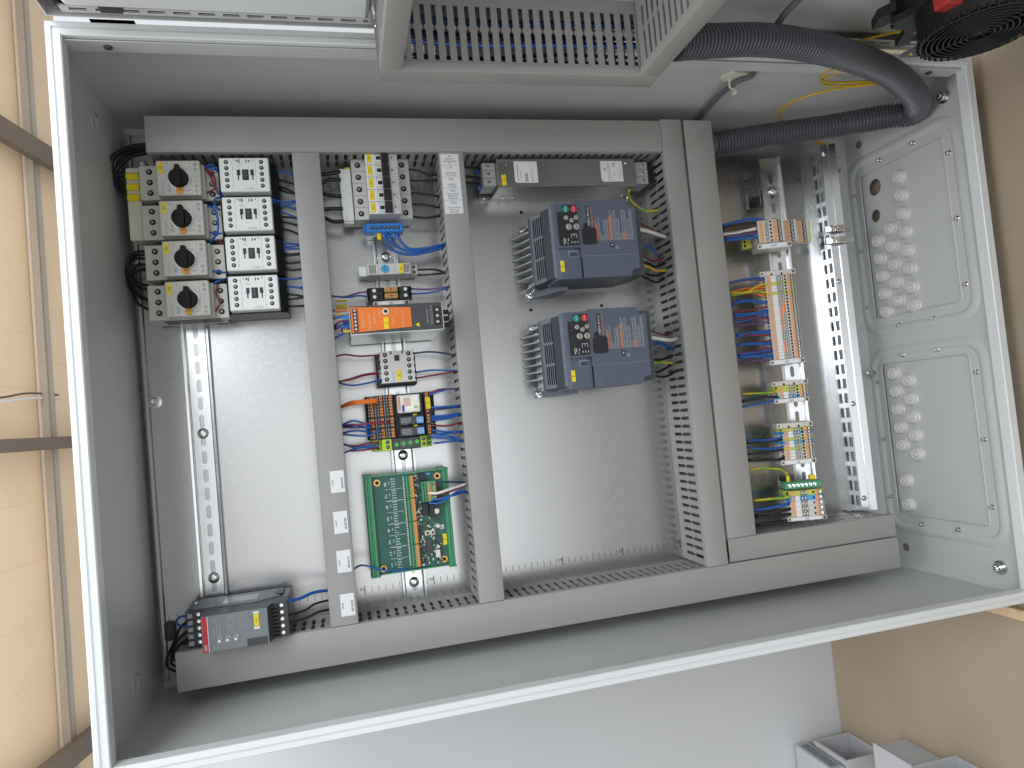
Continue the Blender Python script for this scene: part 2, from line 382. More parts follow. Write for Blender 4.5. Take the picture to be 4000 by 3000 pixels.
WIRES=[
('feed','black',3.2,[(-228.6,307.5,70),(-232.2,309.2,70),(-256.1,309.9,60),(-275.6,302.3,50),(-280,291,45),(-272.6,279.3,45),(-259.8,282.2,45)]),
('feed','black',3.2,[(-231.4,303.3,60),(-234.4,303.3,60),(-254.4,301.5,52),(-270.3,292.6,45),(-277,282.1,42),(-270.3,269.3,45),(-260.8,267.1,45)]),
('feed','black',3.2,[(-231.1,308.3,60),(-259.1,307.3,50),(-274.3,299.3,45),(-278.6,280.4,42),(-275.9,265.4,42),(-269.7,256,45),(-260.6,253.3,45)]),
('loop','black',1.9,[(-245.8,175.6,45),(-263.3,177.8,32),(-274,166.3,26),(-271.4,147.7,26),(-261.1,130.3,35),(-246.9,124.3,45)]),
('loop','black',1.9,[(-246.5,165.6,45),(-262.8,169.9,30),(-274,158.4,24),(-270.5,134.7,24),(-260.9,117.4,33),(-246.6,111.1,45)]),
('loop','black',1.9,[(-246,157.3,45),(-260.4,161.4,30),(-270.8,150.2,22),(-272.4,130.1,22),(-263.2,109.3,32),(-246.9,97.1,45)]),
('loop','black',1.9,[(-246.4,150.7,45),(-256.8,153.7,34),(-265,148.2,30),(-265,141.5,30),(-259,134.7,36),(-246.5,130,45)]),
('loop','black',1.9,[(-245.7,170.6,45),(-263.3,174.1,30),(-276.6,162.8,20),(-277,144.2,20),(-271.2,127.6,26),(-247.9,110.4,40)]),
('link','blue',1.3,[(-162.2,284.6,60),(-153.3,285.4,62),(-147.7,280,56),(-153.4,279.4,50)]),
('link','blue',1.3,[(-161.2,282.9,60),(-151.4,279.5,62),(-145.1,285.6,50)]),
('link','red',1.3,[(-162,281.2,60),(-152.5,269.5,64),(-150.9,259.4,64),(-154.1,251.7,62),(-162.7,249.5,58)]),
('link','red',1.3,[(-162,280.3,60),(-155.7,267.9,64),(-152.7,256.1,64),(-148.6,247.3,60),(-144.7,247.2,50)]),
('link','blue',1.3,[(-151.5,256.8,62),(-147.5,247.4,62),(-141,245.1,50)]),
('link','blue',1.5,[(-164,230.7,60),(-155.6,225.9,64),(-150.7,209.5,68),(-152.8,191.3,68),(-165.1,181.1,58)]),
('link','blue',1.3,[(-164.7,195.3,58),(-150.2,194.3,54),(-131.2,194,45)]),
('link','blue',1.3,[(-144.9,244.6,50),(-152.4,241.6,58),(-154.8,235.6,60),(-152.6,227.8,58),(-146.2,227.1,50)]),
('link','blue',1.3,[(-164.1,142.6,58),(-147.8,140.8,54),(-132.1,137.8,45)]),
('link','blue',1.3,[(-163.7,126.2,58),(-156,130.1,56),(-147.7,134.3,48)]),
('link','red',1.3,[(-158.4,124.8,58),(-161,112.1,60),(-157.3,98.6,60),(-164,89,58)]),
('link','red',1.3,[(-155.3,185.7,55),(-149.4,181.3,55),(-145.8,182.2,48)]),
('cd','blue',1.4,[(-82.7,287.8,50),(-68,282.6,45),(-49.4,278,45)]),
('cd','black',1.6,[(-78.9,274.8,40),(-64.4,270.3,40),(-49.8,265.7,40)]),
('cd','black',1.6,[(-80,266.1,35),(-67.1,256.2,40),(-50.1,251.5,40)]),
('cd','black',1.6,[(-80.1,265.2,35),(-63.6,259.7,40),(-50,252.4,40)]),
('cd','blue',1.4,[(-83.7,242.3,50),(-66.4,238.8,45),(-49.8,240.2,45)]),
('cd','blue',1.4,[(-83.9,239.2,50),(-66.8,233.9,45),(-49.1,238.4,45)]),
('cd','blue',1.4,[(-83.5,234,50),(-66.8,233.5,45),(-49.9,227.9,45)]),
('cd','blue',1.4,[(-83.1,227.9,50),(-66,223,45),(-50.8,216.5,45)]),
('cd','black',1.6,[(-81.5,218.8,40),(-66.7,219,40),(-50.1,215.7,45)]),
('cd','black',1.6,[(-81.2,211.8,40),(-65.4,209.9,45),(-50.6,205.2,45)]),
('cd','black',1.6,[(-81.9,202.2,40),(-64.5,199.4,45),(-50.2,192.6,45)]),
('cd','blue',1.4,[(-84.8,184.3,50),(-69.2,181,45),(-50.5,178.9,45)]),
('cd','blue',1.4,[(-84.3,180,50),(-69.8,173.5,45),(-50.2,172,45)]),
('cd','blue',1.4,[(-84.9,183.3,50),(-68,176.1,45),(-50.7,176.3,45)]),
('cd','black',1.6,[(-82.5,173.5,40),(-67.2,165.3,45),(-49.8,165.8,45)]),
('cd','black',1.6,[(-81.5,165.7,40),(-67.3,163,45),(-49.9,164.6,45)]),
('cd','black',1.6,[(-81.2,158.7,40),(-66.5,152.6,45),(-49.9,153.6,45)]),
('cd','black',1.6,[(-80.9,150.9,40),(-65.6,143,45),(-49.9,143.2,45)]),
('cd','blue',1.4,[(-84.8,131,50),(-66.6,130,45),(-50.1,131,45)]),
('cd','blue',1.4,[(-84.4,126.4,50),(-70.6,120.7,45),(-50.4,116.3,45)]),
('cd','blue',1.4,[(-84.1,129.6,50),(-67.4,120,45),(-50.3,118,45)]),
('cd','black',1.6,[(-82.4,110.2,40),(-65,108.3,45),(-50.5,105,45)]),
('cd','black',1.6,[(-82.9,103.3,40),(-65.5,102.3,45),(-50.5,103.8,45)]),
('cd','black',1.6,[(-82,94.6,40),(-66.3,92,45),(-50.6,92,45)]),
('mcbin','black',2.9,[(-14.5,278.4,40),(-1.6,280.3,40),(14,282.9,40)]),
('mcbin','black',2.9,[(-14.9,266.1,40),(-1.1,271.3,40),(13.6,270.7,40)]),
('mcbin','black',2.9,[(-15.4,251.7,40),(-1.6,248.5,40),(12.4,247.2,40)]),
('mcbin','black',2.9,[(-15.3,229,40),(-0.6,229.3,40),(12.8,229.1,40)]),
('mcbin','black',2.9,[(-15,217.5,40),(-2.1,211.1,40),(12.6,211,40)]),
('mcbout','black',1.7,[(110.1,286.5,38),(125.5,284,38),(138.6,278.3,38),(152.4,278.2,38)]),
('mcbout','black',1.7,[(110,269.9,38),(131,269.1,38),(153,269.8,38)]),
('mcbout','black',1.7,[(111.7,251.3,38),(130.6,249.3,38),(153.5,245.2,38)]),
('mcbout','black',1.7,[(110.3,234.7,38),(129.1,233.4,38),(152,228.5,38)]),
('mcbout','black',1.7,[(109.3,216.2,38),(130.1,213.8,38),(151.5,216,38)]),
('bar','blue',2.1,[(69.4,189.9,42),(69,182.6,44),(73,170.9,42),(87.5,162,42),(106.9,158.3,45),(127.3,161.4,45),(150.9,166.7,45)]),
('bar','blue',2.1,[(74.7,190.5,42),(74.7,184.5,44),(79.3,176.2,44),(94.3,165.3,44),(113.9,162.7,46),(134.7,168,45),(154.1,171.4,45)]),
('bar','blue',2.1,[(87.3,190.1,42),(87.4,185.4,44),(91.3,176.5,44),(101,167.1,45),(120.6,165.6,48),(153.9,170,45)]),
('thermo','black',1.5,[(111.3,140,25),(127.8,140,25),(139.9,136.5,35),(150.3,129.7,45)]),
('thermo','black',1.5,[(111,133.1,22),(130.8,131.6,28),(150.2,129.3,45)]),
('fuse','purple',1.3,[(98.8,110.4,36),(123.6,108.2,36),(152.4,108.7,45)]),
('fuse','blue',1.3,[(98.2,102.7,36),(127,102.9,38),(153.7,107.3,45)]),
('fuse','purple',1.3,[(-15.9,104,45),(5.5,102.7,40),(23.9,107.6,38),(39.2,108.8,36)]),
('fuse','blue',1.3,[(-15.9,103.5,45),(9.9,101.7,40),(23.6,103.7,38),(38.6,101.8,36)]),
('psu','orange',1.4,[(-16,80.2,60),(-3.9,76.3,85),(7.7,71.8,105)]),
('psu','yellow',1.4,[(-16,71.5,60),(-4.3,71.2,85),(7.4,67.5,105)]),
('psu','blue',1.5,[(-15.6,68.1,60),(-4.6,66.4,90),(7.7,63.1,108)]),
('psu','red',1.4,[(-15.9,55.7,55),(-5.1,60.7,85),(8,57.8,108)]),
('psu','blue',1.5,[(-15.2,55.3,55),(-2.7,55.7,90),(8.2,52.6,108)]),
('psu','blue',1.4,[(-15.6,41.3,55),(-3.7,43.3,85),(8.3,44.8,108)]),
('psu','purple',1.4,[(-14.6,53.4,60),(-4.3,53.6,85),(-2,46.8,80),(7.9,48.5,105)]),
('mini','red',1.3,[(-16.2,18.3,45),(-1.3,20.1,45),(17.9,17.3,38),(48.3,17.1,34)]),
('mini','navy',1.3,[(95.3,16.1,34),(116.1,16.5,38),(135.8,13.1,42),(153.1,7.6,45)]),
('mini','red',1.3,[(-16.1,-17,45),(3.1,-15.5,45),(23,-10.6,40),(47.6,-9,34)]),
('mini','red',1.3,[(-16.2,-18.1,45),(3.2,-14.3,45),(23,-9.6,42),(47.7,-8.1,34)]),
('mini','blue',1.3,[(-16.1,-17.3,45),(2.5,-23.4,45),(22,-22.4,40),(47.5,-18.3,34)]),
('mini','blue',1.3,[(94.4,-11.7,34),(119.7,-10.7,40),(155,-15.1,45)]),
('mini','red',1.3,[(93.7,-20.3,34),(117.5,-18.4,40),(153.3,-15.6,45)]),
('relayin','orange',1.4,[(-16.1,-53.3,45),(0.5,-46.9,50),(15.1,-46.6,55),(38.1,-46.6,54)]),
('relayin','orange',1.4,[(-16.2,-53.7,45),(0.3,-48.7,50),(15,-48.4,55),(37.9,-48.6,54)]),
('relayin','orange',1.4,[(-16.2,-54.2,45),(0.2,-50.5,50),(14.8,-50.2,55),(37.8,-50.5,54)]),
('relayin','blue',1.3,[(-16,-78.9,45),(1.3,-73.1,50),(15.6,-77.8,50),(25.7,-82.5,46)]),
('relayin','blue',1.3,[(-15.4,-80,45),(2,-82.8,48),(27.1,-84.1,46)]),
('relayin','red',1.3,[(-15.4,-80.5,45),(5,-79.8,56),(27,-78.9,60),(51.6,-80,56)]),
('relayin','blue',1.3,[(-16.2,-89.4,45),(3,-87.1,50),(26.4,-91.7,46)]),
('relayin','blue',1.3,[(-16.2,-90,45),(8.3,-94.7,52),(22.8,-95,56),(37.5,-89.3,54)]),
('relayin','blue',1.3,[(-15.6,-79.2,45),(2.3,-78.7,48),(26.1,-86.6,46)]),
('relayin','red',1.3,[(-15.9,-104.5,45),(2.8,-108.4,48),(19.2,-106.1,48),(34.2,-106.9,44)]),
('relayin','blue',1.3,[(-15.1,-103.1,45),(1.1,-110.5,48),(16,-109.5,48),(31,-109.6,44)]),
('relayin','red',1.3,[(-5,-114.6,45),(12.5,-115.2,48),(33.6,-114.1,44)]),
('relayin','blue',1.3,[(-16.2,-117.1,45),(3.9,-112,48),(30.7,-113.1,44)]),
('relayout','red',1.4,[(109.9,-43.9,45),(125.5,-40,48),(138.4,-40.1,45),(154.2,-40.6,45)]),
('relayout','blue',1.4,[(111.2,-46.1,45),(126.8,-42.4,48),(138.4,-40.4,45),(154.2,-41.1,45)]),
('relayout','blue',1.4,[(110.4,-64.2,45),(127.9,-65.1,48),(155.1,-65.6,45)]),
('relayout','navy',1.4,[(110.9,-67.7,45),(131,-67.7,46),(155,-66.3,45)]),
('relayout','blue',1.4,[(111.6,-76.8,45),(131.4,-77.9,48),(154.8,-76.5,45)]),
('relayout','blue',1.4,[(111.3,-79.8,45),(133,-80.3,46),(154.8,-77.3,45)]),
('relayout','blue',1.4,[(111.8,-83,45),(133.1,-82.6,44),(154.7,-78.1,45)]),
('relayout','red',1.4,[(110.4,-89.8,45),(133.4,-92.8,46),(154.4,-89.7,45)]),
('relayout','blue',1.4,[(110.6,-96.8,45),(130.8,-101.1,48),(154.8,-102.7,45)]),
('relayout','blue',1.4,[(110.9,-102.3,45),(132.5,-103.6,46),(154.7,-103.5,45)]),
('relayout','blue',1.4,[(108.1,-106.7,45),(125.4,-106,50),(139.4,-109.8,48),(155.8,-117.7,45)]),
('relayout','blue',1.4,[(109.6,-107.6,45),(128.4,-110.2,48),(155.9,-116.6,45)]),
('relayout','blue',1.4,[(111.2,-116,45),(134.8,-115.6,44),(156,-115.7,45)]),
('pcb','navy',1.3,[(98.3,-173.2,52),(118.2,-171.3,56),(134.2,-173.3,54),(153.4,-176.5,45)]),
('pcb','white',2.0,[(95.6,-184,52),(107.9,-185.6,58),(125.7,-182.5,58),(155.9,-178.2,45)]),
('pcb','red',1.3,[(97,-187.8,52),(116.7,-187.7,56),(135,-183.9,54),(155.7,-180.4,45)]),
('pcb','blue',1.5,[(96.4,-194.7,52),(112.3,-194,58),(124.8,-192,58),(154.9,-189.1,45)]),
('pcb','blue',1.5,[(96,-199,52),(111.8,-199.4,58),(130.3,-190,58),(140.1,-187.2,54),(154.8,-190.6,45)]),
('pcb','blue',1.3,[(-15.2,-277.4,45),(-4.8,-272.4,48),(6.6,-274.8,50),(19.5,-280.2,52),(35.9,-284.7,54),(60.8,-286.2,50)]),
('soft','blue',2.2,[(-104.4,-296.8,86),(-87.5,-299.5,74),(-69,-297.6,58),(-48.4,-300.1,45)]),
('soft','black',1.6,[(-104.3,-317.1,80),(-82,-317.4,66),(-67.4,-313.2,55),(-47.9,-313.2,45)]),
('soft','black',1.6,[(-104.3,-326,80),(-82.9,-327.9,66),(-63.8,-324.6,55),(-48.2,-326.1,45)]),
('soft','blue',1.5,[(-220.8,-301.8,66),(-234.2,-303.4,58),(-239.8,-309.4,54),(-235.4,-314.8,56),(-222.4,-314.9,66)]),
('soft','black',1.8,[(-221.1,-307.1,66),(-236.9,-319.1,50),(-247.3,-338,40),(-259.7,-360.7,32),(-257.4,-371,36),(-240.8,-375.3,50)]),
('soft','black',1.8,[(-222,-320.1,66),(-239.2,-332,50),(-251.5,-352.8,38),(-252.2,-365.4,40),(-241.6,-367.7,50)]),
('soft','black',1.8,[(-222.6,-328.8,66),(-241.3,-342,50),(-249.3,-357.9,42),(-241.2,-361.2,50)]),
('soft','black',1.8,[(-223.1,-336,66),(-235.6,-338.3,56),(-244.2,-348,48),(-240.7,-353.9,50)]),
('tx','blue',1.5,[(674.7,190.3,62),(650.5,193.4,58),(630.4,191.4,52),(609,187.9,45)]),
('tx','blue',1.5,[(674.5,189.1,62),(651.6,192.1,56),(631.5,190.1,50),(608.8,186.4,45)]),
('tx','black',2.3,[(674.1,185.5,62),(643.1,186.1,55),(608.4,183.1,45)]),
('tx','brown',2.0,[(673.7,182.4,62),(643.3,182.9,54),(608,179.7,45)]),
('tx','brown',2.0,[(673.9,180.9,62),(644.2,180.1,52),(608.5,177.3,45)]),
('tx','white',1.8,[(674,179.1,62),(648.3,175.5,58),(628.1,172.2,52),(608.9,173.5,45)]),
('tx','white',1.8,[(673.8,177.4,62),(649.4,173.9,56),(629.1,170.4,50),(608.6,170.9,45)]),
('tx','red',1.5,[(673.8,172.5,62),(646.1,169.3,55),(609,167.5,45)]),
('tx','brown',1.6,[(674,174.1,62),(645.7,171.3,56),(608.4,169.1,45)]),
('tx','blue',1.5,[(675.3,168.2,62),(648.7,168.1,56),(609.7,166.3,45)]),
('tx','blue',1.5,[(675.1,163.7,62),(648,162.8,56),(610.3,164,45)]),
('tx','blue',1.5,[(674.9,162.3,62),(640.7,161.3,54),(610.1,162.2,45)]),
('x4','blue',1.5,[(669.5,95.8,62),(646.8,96.4,56),(626.9,95.7,50),(610.6,93.2,45)]),
('x4','purple',1.2,[(668.9,91.2,62),(638.3,93.7,55),(610.4,91.9,45)]),
('x4','yellow',1.7,[(669.6,85.5,62),(652.9,83.2,60),(633.7,75.4,54),(610.1,76.8,45)]),
('x4','orange',1.3,[(668.1,79.4,62),(649.4,80.4,58),(629.9,80.6,54),(611.6,77.2,45)]),
('x4','orange',1.3,[(668.1,75.4,62),(650.4,77.5,56),(611.4,75.9,45)]),
('x4','yg',1.7,[(669.1,69.4,62),(651.8,74.2,60),(632.9,73.9,55),(610.9,72,45)]),
('x4','orange',1.3,[(667.7,64.2,62),(656.8,69.5,56),(643.7,74.2,52),(611.4,75.4,45)]),
('x4','orange',1.3,[(667.7,60.3,62),(656.6,68.3,56),(647.7,72.6,50),(611.3,74.9,45)]),
('x4','blue',1.5,[(668.4,54.6,62),(646.8,59.1,58),(626.2,62.2,54),(611.5,58.7,45)]),
('x4','blue',1.5,[(668.2,53.2,62),(647.9,57.5,56),(627.2,60,52),(611.2,56.1,45)]),
('x4','red',1.3,[(667.3,49.1,62),(640.5,45.7,56),(611.3,45,45)]),
('x4','blue',1.5,[(667.7,44.2,62),(644.4,39.9,58),(611.6,41,45)]),
('x4','blue',1.5,[(667.7,40.9,62),(638.7,37.8,55),(611.7,36.3,45)]),
('x4','blue',1.5,[(667.8,38.1,62),(641.1,39.8,54),(611.5,40.2,45)]),
('x4','red',1.3,[(666.9,28.7,62),(637.5,31.9,58),(611.3,32.5,45)]),
('x4','blue',1.5,[(669.1,33.8,62),(650.7,33,56),(632.3,29.7,52),(610.8,28.4,45)]),
('x4','purple',1.2,[(668.2,23.4,62),(644.3,23.3,55),(611.4,21.2,45)]),
('x4','blue',1.5,[(668.6,9.1,62),(640.6,9.3,58),(612,8,45)]),
('x4','blue',1.5,[(668.8,4.5,62),(649.8,7.1,57),(611.6,5.4,45)]),
('x4','red',1.3,[(668.5,2.3,62),(641.2,4,56),(612.8,8.9,45)]),
('x4','red',1.3,[(668.7,-7.5,62),(648.1,-6.8,57),(611.3,-9,45)]),
('x4','blue',1.5,[(669,-11.5,62),(638.4,-8.3,58),(611.5,-7.7,45)]),
('x4','blue',1.5,[(668.8,-13.1,62),(639.4,-10.4,56),(611.3,-9.3,45)]),
('x4','red',1.4,[(668.9,-18,62),(645.1,-19.1,57),(611.1,-23.2,45)]),
('x4','blue',1.5,[(669,-22.6,62),(636.5,-23.2,58),(610.9,-24.2,45)]),
('x4','navy',1.5,[(668.9,-23.9,62),(637.6,-25.2,56),(611.5,-25.9,45)]),
('x4','blue',1.5,[(669,-29.2,62),(635.9,-28.7,58),(612,-27.2,45)]),
('x4','blue',1.5,[(669.1,-33.8,62),(636.3,-30.5,57),(612.4,-30.1,45)]),
('x4','purple',1.2,[(668.5,-39,62),(642.9,-36.6,57),(612.1,-38.8,45)]),
('x90','yg',1.8,[(670,-87.7,62),(643.9,-89.5,58),(610.5,-87.3,45)]),
('x90','black',1.7,[(668.7,-97.5,62),(643.1,-96,58),(609.1,-99.4,45)]),
('x90','blue',1.7,[(669.1,-102.4,62),(646.6,-104.4,57),(609,-108.1,45)]),
('x1','blue',1.7,[(669.1,-161.3,62),(646.2,-164.6,58),(609.2,-161.6,45)]),
('x1','black',1.7,[(668.4,-166.3,62),(643.4,-166.4,56),(609.5,-166.8,45)]),
('x1','blue',1.7,[(669.1,-176.4,62),(644.4,-179.1,58),(609.7,-173.7,45)]),
('x1','black',1.7,[(668.4,-182.3,62),(641.3,-183.1,56),(609.4,-184.1,45)]),
('x1','black',1.7,[(669,-192.4,62),(648.1,-196.7,58),(609.3,-192.7,45)]),
('x1','black',1.7,[(669.4,-197.1,62),(646.7,-197.3,57),(609,-194.7,45)]),
('x1','black',1.7,[(668.8,-202.2,62),(653.9,-197,58),(629,-193.5,55),(610.1,-193.8,45)]),
('pe','yg',1.9,[(669.9,-232.9,56),(670.2,-227.7,56),(666.4,-218.6,56),(657.2,-213.3,56),(635.5,-208.9,54),(610.1,-209.5,45)]),
('xm','yg',2.4,[(665.4,-257.3,62),(642.3,-257.8,58),(610.9,-258.2,45)]),
('xm','blue',2.4,[(664.3,-266.4,62),(640.6,-270.8,58),(609.9,-273.7,45)]),
('xm','black',2.6,[(664,-275.8,62),(639.7,-278.3,58),(610.8,-282.4,45)]),
('xm','black',2.6,[(663.9,-284.3,62),(639.4,-285.8,57),(610.5,-284.7,45)]),
('xm','black',2.6,[(663.8,-293,62),(642,-295.8,57),(609.9,-297.7,45)]),
('inv','white',3.0,[(435.3,175.2,85),(465,174,72),(491.2,170.1,60),(512,168,50)]),
('inv','red',1.3,[(438.7,186.2,80),(462,185.3,66),(482.3,179.6,55),(496,172.4,45)]),
('inv','black',1.9,[(435.7,128.7,80),(464.2,126.3,62),(482.6,122.6,52),(501.1,130.1,45)]),
('inv','yellow',1.9,[(435,122.4,80),(462.7,120.6,64),(481,116.4,54),(504.3,118.1,45)]),
('inv','black',1.9,[(432.5,115,80),(463.4,110.1,60),(485.7,109.7,50),(500.6,117.1,45)]),
('inv','black',1.9,[(427.1,112.4,80),(460.1,104.2,58),(481.9,99.4,48),(497.4,104.8,45)]),
('inv','blue',1.3,[(436.6,152.2,80),(465.3,152.6,66),(492.3,139.1,45)]),
('inv','red',1.3,[(437.7,147,80),(462.8,136.3,60),(481.2,133,50),(500.4,139.6,45)]),
('filt','yg',1.9,[(449.1,245.1,55),(451.4,240.2,45),(467.8,227.4,32),(481.8,216.4,38),(500.8,214.2,45)]),
('filt','black',2.2,[(191.2,286.7,45),(205.9,286.4,42),(217.4,286,40)]),
('filt','black',2.2,[(189.9,272.5,45),(204.6,272.2,42),(216,271.7,40)]),
('filt','black',2.2,[(189,263.1,45),(203.7,262.7,42),(215.1,262.2,40)]),
('filt','black',2.2,[(488.5,284.3,40),(500.3,285.2,42),(515.6,289,45)]),
('filt','black',2.2,[(487.2,272.5,40),(499,273.3,42),(514.3,277.2,45)]),
('filt','black',2.2,[(486,261.5,40),(497.7,262.4,42),(513,266.2,45)]),
('inv2','white',3.0,[(434.9,11.1,85),(466.5,7.6,72),(489.3,5.9,60),(513.1,10.2,50)]),
('inv2','red',1.3,[(438.5,22.2,80),(463.8,18.5,64),(486.4,14,55),(499.9,19.1,45)]),
('inv2','blue',1.3,[(437.8,2.6,80),(464.4,4.2,66),(484.1,-1.7,56),(501.8,-6.3,45)]),
('inv2','blue',1.3,[(436.9,-5.5,80),(461.9,1.8,64),(480.8,-3.2,56),(499.9,-8.8,45)]),
('inv2','black',1.9,[(435.9,-20.6,80),(464.1,-23.3,60),(494.7,-19,45)]),
('inv2','yg',1.9,[(435.7,-29.5,80),(467.4,-27,62),(499,-30.2,45)]),
('inv2','black',1.9,[(435.5,-37.6,80),(460.5,-41.6,60),(474.6,-38.4,54),(495.8,-30.7,45)]),
('inv2','black',1.9,[(434.6,-46.2,80),(475.5,-49.7,56),(502.6,-40.9,45)])]
PLUG1=[(248.6, 87.4), (218.1, 87.2), (186.9, 86.6), (169.6, 56.7), (156.0, 86.9), (156.2, 25.7), (139.0, 56.3), (124.5, 87.0), (125.3, 26.2), (108.0, 55.9), (93.9, 87.3), (93.9, 26.2), (76.6, 56.5), (62.7, 87.4), (62.8, 26.7), (45.1, 56.5), (31.4, 87.0), (31.2, 26.3)]
PLUG2=[(-77.3, 26.1), (-91.7, 56.8), (-108.6, 26.7), (-122.9, 57.3), (-139.6, 26.6), (-153.6, 57.0), (-171.1, 26.7), (-185.0, 57.0), (-202.2, 26.9), (-216.5, 56.5), (-263.6, 25.7), (-305.2, 24.3)]
STUD1=[(291.7, 124.2), (250.2, 187.9), (148.4, 187.9), (46.4, 188.7), (291.5, 51.1), (249.9, -14.6), (147.3, -13.1), (45.2, -12.9), (4.4, 123.0)]
STUD2=[(3.5, 52.0), (-47.4, 51.9), (-46.3, 123.4), (-87.8, 188.6), (-189.9, 187.6), (-291.8, 186.8), (-335.3, 50.4), (-334.7, 122.3), (-89.8, -10.7), (-192.0, -12.6), (-294.4, -12.9)]
HOSE=[(397.5, 324.4, 330), (456.2, 334.1, 322), (533.5, 343.2, 312), (634.2, 347.1, 290), (764.1, 347.7, 245), (846.0, 338.6, 205), (892.0, 333.6, 172), (902.1, 331.3, 145), (876.7, 337.3, 118), (793.8, 334.5, 84), (700.1, 329.6, 62), (598.1, 316.9, 50)]
gland(O1[0]-6, O1[1]+6, PLUG1, [(251.4, 28.4, 14.5), (202, 23, 11)], 'upper')
gland(O2[0]-6, O2[1]+6, PLUG2, [], 'lower')
for (y, z) in STUD1+STUD2:
    MB().lathe((XR-2, y, z), [(4.2, 0), (4.0, -1), (2.6, -1.2), (2.4, -6), (1.6, -6.6)], 'x', 10).build('stud', STEEL, cab, smooth=30)
for y, z in ((337, 191.5), (-381.5, 188.4)):
    MB().lathe((XR-2, y, z), [(11, 0), (10.5, -2.5), (7.5, -2.8)], 'x', 20).build('washer', STEEL, cab, smooth=30)
    MB().lathe((XR-2, y, z), [(7.2, -2.6), (7.2, -8), (6.2, -9.2), (3.6, -9.2), (3.4, -5)], 'x', 16).build('bolt_head', CHROME, cab, smooth=30)
for y, z in ((362.2, 12), (336, 8), (-380.8, 7.3)):
    MB().lathe((XR-2, y, z), [(7, 0), (7, -.25), (6.2, -.3)], 'x', 16).build('knockout', mat('knockout_brown', (.25, .17, .13), .6), cab)
for y, z in ((324, 103), (-368, 95)):
    MB().lathe((XL+2, y, z), [(13, 0), (12.6, .5), (11.4, .9), (10.6, .3)], 'x', 24).build('hole_plug', PAINT, cab, smooth=True)
    MB().add([(XL+2.4+.7*math.sin(t*.9), y+12.6*math.cos(a), z+12.6*math.sin(a)) for t, a in enumerate([math.radians(-50+10*i) for i in range(11)])]+[(XL+3.4, y+13.6*math.cos(a), z+13.6*math.sin(a)) for a in [math.radians(-50+10*i) for i in range(11)]], [(i, i+1, 12+i, 11+i) for i in range(10)]).build('plug_rim', CHROME, cab)
# folded front rim with its gutter, swept round the opening
rimp = [(0, -14), (0, -1.5), (-1.2, 0), (-6, 0.4), (-7.2, -1.5), (-8.6, -1.5), (-9.6, 1.6), (-15.2, 2.2), (-16.4, 1), (-16.6, -14)]
vs = []; fs = []
cor = ((XL, YB, 1, 1), (XR, YB, -1, 1), (XR, YT, -1, -1), (XL, YT, 1, -1))
for cx, cy, sx, sy in cor:
    for u, h in rimp: vs.append((cx-sx*u, cy-sy*u, ZF+h))
n_ = len(rimp)
for i in range(4):
    for k in range(n_-1): fs.append((i*n_+k, ((i+1) % 4)*n_+k, ((i+1) % 4)*n_+k+1, i*n_+k+1))
MB().add(vs, fs).build('front_rim', mat('rim_paint', (.70, .715, .71), .32, var=.015, nscale=8), cab, smooth=25)
MB().box(XL+17, XR-17, YT-19, YT-18, ZF-26, ZF-4).build('rim_return', PAINT, cab)
for x in (-226, 860):
    MB().lathe((x, YT-19, ZF-15), [(4.5, 0), (4.5, -1.5), (3, -2.5)], 'y', 12).build('rim_screw', DARKP, cab, smooth=30)
# door, hinged on the far side, swung out square to the cabinet
DY = 390.
door = MB().box(XL+4, XR-4, DY, DY+2, ZF+4, ZF+785, .5).build('door', PAINT, cab)
MB().box(XL+4, XR-4, DY-14, DY, ZF+4, ZF+6).build('door_edge', PAINT, door)
MB().box(XL+4, XL+6, DY-14, DY, ZF+6.2, ZF+785).build('door_edge', PAINT, door)
# perforated door profile strip: bar with rectangular slots
b = MB(); y = DY-13
zs0, zs1 = ZF+11, ZF+23; x = XL+30
b.box(x-8, x, y, y+2, zs0, zs1)
while x < XR-40:
    b.box(x, x+25, y, y+2, zs0, zs0+3.5); b.box(x, x+25, y, y+2, zs0+8.5, zs1); b.box(x+17, x+25, y, y+2, zs0+3.5, zs0+8.5); x += 25
b.build('perforated_profile', mat('profile_paint', (.58, .60, .57), .4), door, weld=True)
MB().box(XL+22, XR-40, y+3, y+9, zs0+.5, zs1-.5).build('profile_core', DARKP, door)
pk = MB(); pk.box(XL+34, 52, DY-28, DY-2, ZF+45, ZF+340, 4)
pk.build('document_pocket', POCKET, door)
MB().box(XL+62, XL+84, DY-22, DY-13.5, ZF+26, ZF+44, 1).build('pocket_clip', DARKP, door)
MB().box(52.5, 80, DY-22, DY-4, ZF+26, ZF+80, 2).build('pocket_bracket', ALU, door)
MB().box(58, 72, DY-34, DY-22.5, ZF+28, ZF+44, 1).build('pocket_clamp', STEEL, door)
MB().box(XL+8, XL+24, DY-16, DY-1, ZF+24, ZF+60, 3).build('door_gap_dark', BLACKP, door)  # black box standing in for the dark gap at the door corner
for x0, x1 in ((XL+44, XL+88), (XR-120, XR-76)):
    MB().box(x0, x1, YT+1, DY-15, ZF-6, ZF+3.5, 2).build('hinge', STEEL, cab)
